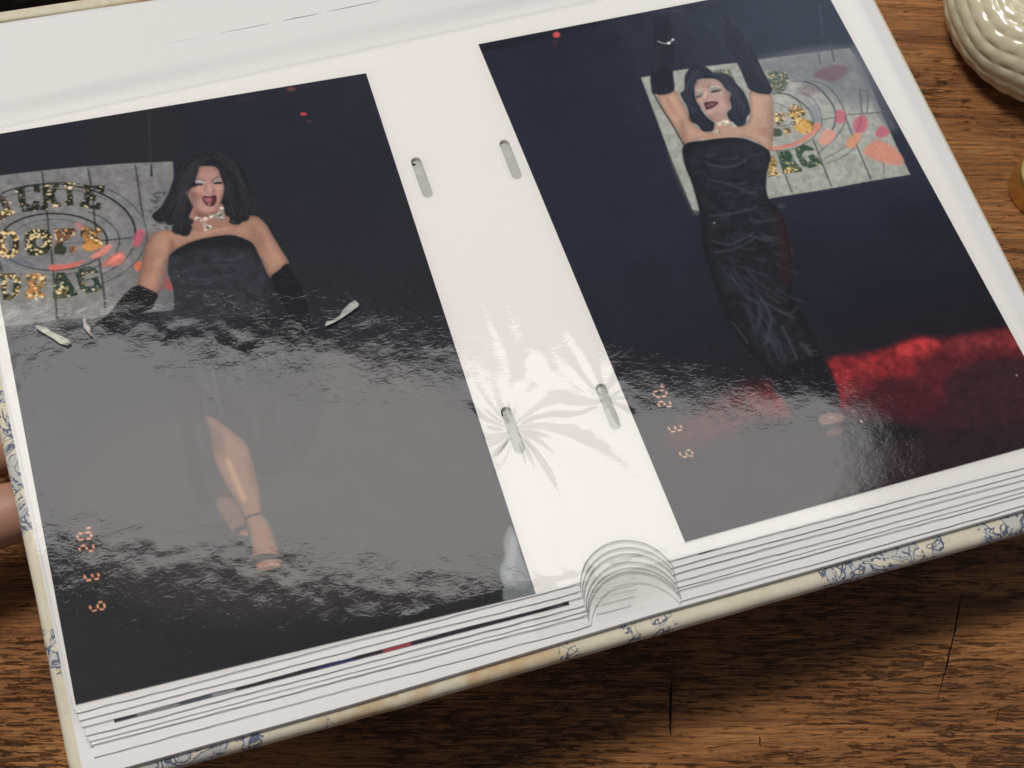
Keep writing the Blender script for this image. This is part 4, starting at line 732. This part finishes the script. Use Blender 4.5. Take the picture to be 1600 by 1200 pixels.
for k in range(7):
    lf = slab('leaf', [leaf_outline(k)] + ([capsule(x, y, 5.1, 1.35, R(1.0)) for x, y in SLOTS] if k < 3 else []), LZ[k] - 0.02, LZ[k] - 0.44, CARD if k == 0 else CARD2, album)
    nv = len(lf.data.vertices) // 2
    for vtx in lf.data.vertices[nv:]:
        if vtx.co.y < -0.1405: vtx.co.y -= 0.00042       # the cut edge slopes out a little
    lf.data.update()
    # the folded, bright edge of the clear pocket along the bottom
    def edge(xa, xb, rad, zoff=-0.16, dy=-0.08):
        pts = []
        for x in np.arange(xa, xb, 1.2):
            g = noise.noise(Vector((x * 0.035, k * 5.1 + 2, 1.7))); s = noise.noise(Vector((x * 0.22, k * 2.1, 9)))
            pts.append((x, botline(x, k) + dy + 0.16 * noise.noise(Vector((x * 0.06, k * 7.3, 0))) + 0.14 * s + 0.22 * noise.noise(Vector((x * 0.045, k * 4.4, 11))), LZ[k] + zoff + 0.22 * max(0, g)))
        if len(pts) > 3: tube('film_edge', pts, lambda u: rad * (0.75 + 0.35 * noise.noise(Vector((u * 30, k, 3)))), EDGE, lf)
    if k == 0:
        edge(-0.6, 112.0, 0.24); edge(134.6, 244.0, 0.23)
    else:
        edge(-0.6 + .35 * k, 112.5, 0.24 + .03 * (k % 2)); edge(134.0, 244.0, 0.23)
        if k in (1, 2, 3, 5): edge(114.5, 127 - k * 0.8, 0.13)
    # cut edge of the film round the thumb notch
    cy = NC[1] - DY[k]
    if k < 6:
        pts = [(NC[0] + (NR + 0.05) * math.cos(a), cy + (NR + 0.05) * math.sin(a), LZ[k] + 0.1) for a in np.linspace(R(168), R(10), 40)]
        tube('notch_rim', pts, 0.10, FILM_CUT, lf)
    # clear film of the lower leaves, reaching across the notch
    if 0 < k:
        xs = np.linspace(100, 148, 40); ys = np.linspace(0, 1, 14); Xg, T = np.meshgrid(xs, ys); B = np.interp(Xg, xs, [botline(x, k) for x in xs]); Yg = -140 + (B + 140) * T
        Zg = LZ[k] + 0.12 + 0.18 * vnoise(14, 40, 5, 40 + k, 2)
        link('film', grid_mesh('film', Xg, Yg[::1], Zg), FILM_IN, lf)
    # worn side edge
    pts = [(leftline(y, k) - 0.05, y, LZ[k] - 0.2 + .12 * noise.noise(Vector((y * .1, k, 0)))) for y in np.linspace(-151.5, 0, 70)]
    tube('side_edge', pts, 0.14, EDGE, lf)
    if k < 3:
        for (x, y) in SLOTS: pass
# grey translucent liner seen down in the slots
LINER = mat_simple('slot_liner', (0.50, 0.50, 0.47), 0.2, 0.6)
for i, (x, y) in enumerate(SLOTS):
    X, Y = np.meshgrid(np.linspace(x - 2.6, x + 2.6, 14), np.linspace(y - 8.5, y + 8.5, 50))
    Zz = -1.12 + 0.2 * (0 - 0.9 * np.exp(-((Y - y - 5.2) / 1.0) ** 2) + 1.1 * np.exp(-((Y - y - 3.6) / 0.8) ** 2) * (0.8 + .3 * np.sin(X * 1.4)) - 0.5 * np.exp(-((Y - y - 1.6) / 0.9) ** 2) + 0.5 * (vnoise(50, 14, 6, 200 + i, 2) - .5))
    link('slot_liner', grid_mesh('slot_liner', X, Y, Zz), LINER, album)
# part of the top leaf that dips into the gutter
X, T = np.meshgrid(np.linspace(-3.6, XR, 160), np.linspace(0, 1, 16)); Y = gut(X) - 4.5 + 4.9 * T
link('gutter_strip', grid_mesh('gutter_strip', X, Y, leafz(X, Y) - 0.02 + 0.0 * X), CARD, album)
# the clear sleeve over the two prints: wavy film with pleats running out from the slots
nx, ny = 560, 360
Xs = np.linspace(-2.6, XR - .3, nx)
T = np.linspace(0, 1, ny)[:, None]; B = np.array([botline(x, 0) for x in Xs])[None, :]; G = (gut(Xs) - 2.6)[None, :]
X = np.repeat(Xs[None, :], ny, 0); X = X + np.clip(-(-153 - 0 * X) * 0, 0, 0); Y = B + (G - B) * T
Zs = 0.48 + 0.15 * (vnoise(ny, nx, 80, 21, 2) - .5) + 0.04 * (vnoise(ny, nx, 24, 22, 2) - .5) + leafz(X, Y)
def pleats(cx, cy, amp, fall, ph, inner=3.5):
    dx, dy = X - cx, (Y - cy) * 0.8; r = np.hypot(dx, dy) + 1e-6; th = np.arctan2(dy, dx) + 0.022 * r
    wv = 0.55 * np.cos(5 * th + ph) + 0.75 * np.cos(8 * th + 2.1 * ph + 1.0) + 0.5 * np.cos(13 * th + ph * .7)
    wv = wv * (0.25 + 0.95 * (0.5 + 0.5 * np.sin(2 * th + ph * 3) * np.cos(3 * th + ph)))
    return amp * np.sign(wv) * np.abs(wv) ** 0.8 * np.clip(r / inner, 0, 1) ** 2 * np.exp(-r / fall)
strip = 1 / (1 + np.exp(-(X - (102.5 + 0.0 * Y)) / 0.8)) * 1 / (1 + np.exp((X - 133.6 - (-(Y + 0)) * 0.035) / 0.8))
Zs += strip * (pleats(109.1, -111, 0.22, 20, 0.4) + pleats(133.2, -109, 0.12, 12, 2.0) + pleats(118, -162, 0.16, 24, 1.1) * 0.6)
Zs += strip * 0.12 * np.exp(-((X - 118 - (Y + 60) * -0.10) / 3.2) ** 2) * np.exp(-((Y + 85) / 24) ** 2) + strip * 0.09 * np.exp(-((X - 112 - (Y + 60) * -0.05) / 1.6) ** 2) * np.exp(-((Y + 78) / 22) ** 2) + strip * 0.10 * np.exp(-((X - 127 - (Y + 60) * -0.12) / 1.8) ** 2) * np.exp(-((Y + 80) / 24) ** 2)
def plateau(x, y, W, H, w_):
    sg = lambda t: 1 / (1 + np.exp(-np.clip(t / w_, -30, 30))); return sg(W + .3 - x) * sg(.3 - y) * sg(y + H + .3)
rc, rs = math.cos(0.03522593), math.sin(0.03522593); dx, dy = X - 133.934, Y - 3.454
lift = 0.75 + 0.5 * vnoise(ny, nx, 9, 77, 2)
Zs += 0.05 * lift * (plateau(X, Y, 102, 152, 0.35) + plateau(dx * rc + dy * rs, -dx * rs + dy * rc, 102, 152, 0.35)) - 0.05
Zs = np.maximum(Zs, 0.36 + leafz(X, Y))
sl = link('clear_sleeve', grid_mesh('clear_sleeve', X, Y, Zs), FILM, album)
# pocket welds beside the prints
# facing leaf: rises out of the gutter, runs flat, then rolls away over the spine
def facing(name, off, mat, y1=37.6):
    X, S = np.meshgrid(np.linspace(-4.0, XR + 1, 170), np.linspace(0, 1, 60)); G = gut(X) - 0.1
    L = (y1 - 3) - G; Yv = G + L * np.clip(S / 0.8, 0, 1); t = np.clip((Yv - G) / 6.0, 0, 1)
    Zv = -1.4 + (1.7 + 0.25 * np.sin(X * 0.05)) * (t * t * (3 - 2 * t)) - 0.5 * (Yv - G) / L
    a = np.clip((S - 0.8) / 0.2, 0, 1) * math.pi / 2 * 1.0; Yv = Yv + 4 * np.sin(a); Zv = Zv - 6 * (1 - np.cos(a)) + off
    Zv += 0.25 * (vnoise(60, 170, 28, 61, 2) - .5)
    return link(name, grid_mesh(name, X, Yv, Zv), mat, album)
ff = facing('facing_leaf', 0.0, CARD)
facing_z = lambda x, y: 0.3 - 0.5 * (y - gut(x)) / (34.6 - gut(x))
# weld line pressed into the facing leaf
for (xa, xb) in ((12.5, 27), (28.5, 49), (51, 66), (68, 82), (84.5, 96), (97, 113), (115, 131), (133, 160), (163, 190), (193, 230)):
    pts = [(x, 17.3 + 0.058 * x + 0.12 * noise.noise(Vector((x * .2, 0, 0))), facing_z(x, 20) - 0.05 + 0.1 * noise.noise(Vector((x * 0.1, 4, 0)))) for x in np.arange(xa, xb, 1.3)]
    tube('weld_line', pts, lambda u: 0.03 + 0.08 * math.sin(math.pi * min(1, max(0.02, u))), CARD, ff)
# cover board, its white lining and the spine
def rounded_board(name, pts, z0, z1, mat, parent, rad=1.2):
    """board with a rounded edge all round: stacked outlines, inset towards top and bottom"""
    P = np.array(pts, float)
    if 0.5 * np.sum(P[:, 0] * np.roll(P[:, 1], -1) - np.roll(P[:, 0], -1) * P[:, 1]) < 0: P = P[::-1]
    a = P - np.roll(P, 1, 0); b = np.roll(P, -1, 0) - P; a /= np.linalg.norm(a, axis=1)[:, None] + 1e-9; b /= np.linalg.norm(b, axis=1)[:, None] + 1e-9
    na = np.stack([a[:, 1], -a[:, 0]], 1); nb = np.stack([b[:, 1], -b[:, 0]], 1); nn = na + nb; nn /= np.linalg.norm(nn, axis=1)[:, None] + 1e-9; nn /= np.maximum(0.5, (nn * na).sum(1))[:, None]
    rings = []
    for t in np.linspace(0, math.pi / 2, 6): rings.append((rad * (1 - math.sin(t)), z0 - rad * (1 - math.cos(t))))
    for t in np.linspace(math.pi / 2, 0, 6): rings.append((rad * (1 - math.sin(t)), z1 + rad * (1 - math.cos(t))))
    n = len(P); v = []; f = []
    for ins, z in rings: v += [(x, y, z) for x, y in P - nn * ins]
    for i in range(len(rings) - 1):
        for k in range(n): f.append((i * n + k, (i + 1) * n + k, (i + 1) * n + (k + 1) % n, i * n + (k + 1) % n))
    L = len(rings) - 1; tris = tessellate_polygon([[Vector((x, y, 0)) for x, y, z in v[:n]]])
    for q in tris: f.append(tuple(q)); f.append(tuple(L * n + k for k in reversed(q)))
    me = mesh_vf(name, v, f); bm = bmesh.new(); bm.from_mesh(me); bmesh.ops.recalc_face_normals(bm, faces=bm.faces); bm.to_mesh(me); bm.free()
    return link(name, me, mat, parent, True)
cov = []
for x in np.linspace(-3.3, 252, 60): cov.append((x, np.interp(x, [-3, 55, 96, 126, 173, 206, 252], [-166.0, -165.3, -164.1, -163.3, -162.1, -161.6, -160.2]) - 2.6 + 0.25 * noise.noise(Vector((x * .08, 3, 0)))))
cov += [(253.0, -159), (253, 41), (-7.0, 41), (-6.8, 0), (-6.2, -70), (-5.5, -90), (-5.0, -105), (-4.5, -122), (-4.1, -161)]
board = rounded_board('cover_board', cov, -5.0, -9.4, CLOTH, album, 1.9)
lin = [(x, np.interp(x, [0, 56, 97, 127, 174, 229, 252], [-164.0, -162.5, -160.7, -159.3, -157.9, -156.1, -155.4]) - 2.9) for x in np.linspace(-1.2, 250.5, 50)]
slab('end_paper', [lin + [(250.5, 38), (-2.2, 38), (-3.4, -60), (-2.0, -120)]], -3.45, -5.0, CARD2, album)
rounded_board('spine', [(-5.0, 38.2), (253, 38.2), (253, 41.2), (-5.0, 41.2)], -1.2, -9.4, CLOTH, album, 0.9)
# prints in the pockets further down, only their edges show
def strip_img(fn, n=160):
    im = np.zeros((40, n, 3)); im[:] = s2l((34, 33, 38)); fn(im); return im
def f1(im):
    n = im.shape[1]; xs = np.linspace(0, 102, n)
    for a, b, c in ((0, 5, (40, 42, 48)), (5, 14, (120, 120, 122)), (14, 21, (70, 74, 84)), (21, 26, (130, 132, 134)), (44, 52, (40, 44, 86)), (59, 65, (150, 62, 66))): im[:, (xs >= a) & (xs < b)] = s2l(c)
photo_print(strip_img(f1), 5.0, -4.6, R(0.75), LZ[3] + 0.02, 'dark photo print in a lower pocket showing as a strip below left print', 102, 152.7)
photo_print(strip_img(lambda im: None), 134.7, -1.0, R(2.6), LZ[1] + 0.02, 'dark photo print in a lower pocket, only a sliver showing below the right print', 99, 151.2)

# ------------------------------------------------------------------ things round the album
def on_world(x, y, z=0.0):
    P = ALB @ Vector(tuple(up(x, y, 0) * MM)); Cc = ALB @ Vector(tuple(CAMP * MM)); d = P - Cc; s = (z - Cc.z) / d.z; return Cc + d * s
def lathe(name, prof, n, mat, parent, disp=None):
    v, f = [], []; m = len(prof)
    for i, (r, z) in enumerate(prof):
        for k in range(n):
            th = 2 * math.pi * k / n; dr = disp(i / (m - 1), th, r) if disp else (0, 0); v.append(((r + dr[0]) * math.cos(th), (r + dr[0]) * math.sin(th), z + dr[1]))
    for i in range(m - 1):
        for k in range(n): f.append((i * n + k, i * n + (k + 1) % n, (i + 1) * n + (k + 1) % n, (i + 1) * n + k))
    return link(name, mesh_vf(name, v, f), mat, parent, True)
# cream glazed ring-shaped pot, ribbed in feathery bands
c = on_world(1652, 8, 0.012)
pot = empty('ceramic_pot', Matrix.Translation((c.x, c.y, 0)))
tag(pot, 'cream glazed ceramic pot with rippled feather-like bands, cut off by the top right corner', 'ceramic pot')
prof = []
NP = 150
for i in range(NP):
    t = i / (NP - 1); a = -math.pi / 2 + t * 1.32 * math.pi
    prof.append((21.5 + 12.5 * math.cos(a) * (1 if math.cos(a) > 0 else .9), 14.5 + 14.3 * math.sin(a)))
prof = [(16, 0.2)] + prof
def ribs(t, th, r):
    if t < 0.12 or t > 0.80: return (0, 0)
    fade = min(1, (t - 0.12) / 0.06, (0.80 - t) / 0.08)
    ph = 84 * t + 1.6 * math.sin(4 * th + 0.6) + 0.7 * math.sin(9 * th + 3 * t) + 2.2 * noise.noise(Vector((math.cos(th) * 1.6, math.sin(th) * 1.6, t * 2)))
    w_ = (abs(math.sin(ph * 0.5)) ** 0.7 - 0.6) * (0.7 + 0.4 * math.sin(31 * th + 9 * t)) * fade * (0.75 + .4 * noise.noise(Vector((th * 3, t * 9, 1)))); a = -math.pi / 2 + t * 1.32 * math.pi
    return (w_ * math.cos(a), w_ * math.sin(a))
CER = mat_ceramic()
lathe('pot_body', prof, 260, CER, pot, ribs)
lathe('pot_well', [(12.0, 22.0), (11.2, 17), (10.6, 10), (9, 6), (0.01, 5.5)], 60, mat_simple('well_glaze', (0.30, 0.29, 0.19), 0.25, .5), pot)
# gilt lid at the right edge
c = on_world(1637, 283, 0.006)
lid = empty('gilt_lid', Matrix.Translation((c.x, c.y, 0)))
tag(lid, 'small round gold coloured lid lying on the table at the right edge', 'lid')
GOLD = mat_simple('gilt', (0.72, 0.50, 0.16), 0.28, .5, 0.85); GOLD2 = mat_simple('gilt_top', (0.86, 0.70, 0.28), 0.35, .5, 0.35)
lathe('lid_side', [(9.0, 0.1), (9.5, 0.5), (9.6, 1.5), (9.45, 2.2), (9.6, 3.0), (9.6, 9.0), (9.3, 10.0), (8.9, 10.3)], 120, GOLD, lid, lambda t, th, r: (0.07 * math.sin(34 * th) * (1 if .4 < t < .7 else 0), 0))
lathe('lid_top', [(8.9, 10.3), (8.5, 10.0), (8.3, 9.5), (7, 9.3), (0.01, 9.2)], 90, GOLD2, lid)
# plain dark block set beyond the album's top left corner
bm = bmesh.new(); bmesh.ops.create_cube(bm, size=1.0, matrix=Matrix.Diagonal((0.150, 0.090, 0.022, 1))); bmesh.ops.bevel(bm, geom=list(bm.edges), offset=0.004, segments=3, affect='EDGES')
me = bpy.data.meshes.new('dark_block'); bm.to_mesh(me); bm.free(); me.polygons.foreach_set('use_smooth', [True] * len(me.polygons))
dc = link('dark_block', me, mat_dark_matte()); p = ALB @ Vector((-0.010, 0.100, 0)); dc.location = (p.x, p.y, 0.0111); dc.rotation_euler = (0, 0, R(3))
tag(dc, 'plain dark block lying behind the top left corner of the album', 'case')
# the hand that holds up the left edge of the album
SKIN = mat_skin()
hand = empty('hand', ALB @ Matrix.Translation((-0.085, -0.09, -0.030))); tag(hand, "person's bare hand with fingers tucked under the album's left edge", 'hand')
def skinned(name, nodes, edges, mat, parent, root=0, sub=2):
    me = bpy.data.meshes.new(name); me.from_pydata([(x * MM, y * MM, z * MM) for x, y, z, r in nodes], edges, []); me.update()
    o = bpy.data.objects.new(name, me); COL.objects.link(o); me.materials.append(mat); o.parent = parent; o.matrix_parent_inverse = Matrix.Identity(4)
    md = o.modifiers.new('skin', 'SKIN'); md.use_smooth_shade = True
    for i, (x, y, z, r) in enumerate(nodes): me.skin_vertices[0].data[i].radius = (r * MM, r * MM)
    me.skin_vertices[0].data[root].use_root = True; sb = o.modifiers.new('sub', 'SUBSURF'); sb.levels = sub; sb.render_levels = sub; return o
O = Vector((-85, -90, -30))
nodes = []; edges = []
def nd(x, y, z, r, prev=None):
    nodes.append((x - O.x, y - O.y, z - O.z, r)); i = len(nodes) - 1
    if prev is not None: edges.append((prev, i))
    return i
wr = nd(-150, -105, -27, 20); fa = nd(-215, -120, -20, 25, wr); pc = nd(-112, -92, -28, 17, wr)
for (kn, mid, dst, tip, rr) in (((-84, -100), (-44, -96), (-18, -92.5), (2, -91), 8.7), ((-82, -78), (-42, -74.5), (-14, -73.5), (8, -73), 8.5), ((-85, -58), (-46, -55), (-20, -54.5), (0, -54), 8.0), ((-92, -42), (-60, -38), (-38, -36), (-20, -35), 7.0)):
    a = nd(*kn, -30, rr + 2.0, pc); b = nd(*mid, -27.5, rr + .4, a); c2 = nd(*dst, -25.6, rr - .1, b); d2 = nd(*tip, -25.6, rr - 1.4, c2)
t1 = nd(-106, -120, -18, 12, wr); t2 = nd(-78, -132, -4, 10, t1); t3 = nd(-52, -128, 4, 8.6, t2); t4 = nd(-34, -122, 3, 6.6, t3)
skinned('palm', nodes, edges, SKIN, hand)

# thin pale shards added in place of glints on the left print's sleeve
def shard(rows, label, seed, tint):
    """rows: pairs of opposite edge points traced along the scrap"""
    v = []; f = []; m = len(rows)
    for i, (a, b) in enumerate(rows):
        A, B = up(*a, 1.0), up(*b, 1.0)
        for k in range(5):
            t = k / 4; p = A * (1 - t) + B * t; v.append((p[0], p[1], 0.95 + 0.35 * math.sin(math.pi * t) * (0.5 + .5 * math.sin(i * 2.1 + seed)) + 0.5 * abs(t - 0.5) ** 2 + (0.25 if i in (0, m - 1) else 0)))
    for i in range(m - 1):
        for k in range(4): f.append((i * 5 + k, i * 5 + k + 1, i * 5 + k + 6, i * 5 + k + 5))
    me = mesh_vf('glint_shard', v, f); m_, nt, bs = material('glint_film'); cc = coord(nt)
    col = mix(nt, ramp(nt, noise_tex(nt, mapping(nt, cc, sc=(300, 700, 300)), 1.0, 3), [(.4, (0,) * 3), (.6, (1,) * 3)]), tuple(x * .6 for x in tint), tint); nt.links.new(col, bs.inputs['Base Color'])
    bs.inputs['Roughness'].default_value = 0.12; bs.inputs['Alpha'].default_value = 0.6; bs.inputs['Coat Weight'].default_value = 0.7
    o = link('glint_shard', me, m_, None, True); o.matrix_world = ALB
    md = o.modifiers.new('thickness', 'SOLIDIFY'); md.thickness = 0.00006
    tag(o, label, 'shard', 'pale shards in place of glints on the left print'); return o
shard([((554, 470), (561, 476)), ((545, 475), (560, 479)), ((536, 484), (550, 487)), ((531, 493), (535, 497)), ((520, 501), (523, 504)), ((510, 503), (508, 511))], 'shard standing for a glint right of the singer, nearest the middle of the left print', 1.0, (0.80, 0.86, 0.78))
shard([((57, 509), (56, 513)), ((72, 511), (64, 518)), ((80, 518), (74, 524)), ((92, 523), (84, 530)), ((104, 529), (93, 537)), ((112, 536), (106, 541))], 'longest shard standing for a glint, near the left edge of the left print', 2.0, (0.9, 0.88, 0.72))
shard([((130, 500), (134, 499)), ((130, 506), (136, 506)), ((131, 512), (141, 512)), ((135, 517), (142, 520)), ((142, 526), (145, 525))], 'smallest shard standing for a glint, under the lettered sign on the left print', 3.0, (1.0, 0.9, 0.86))
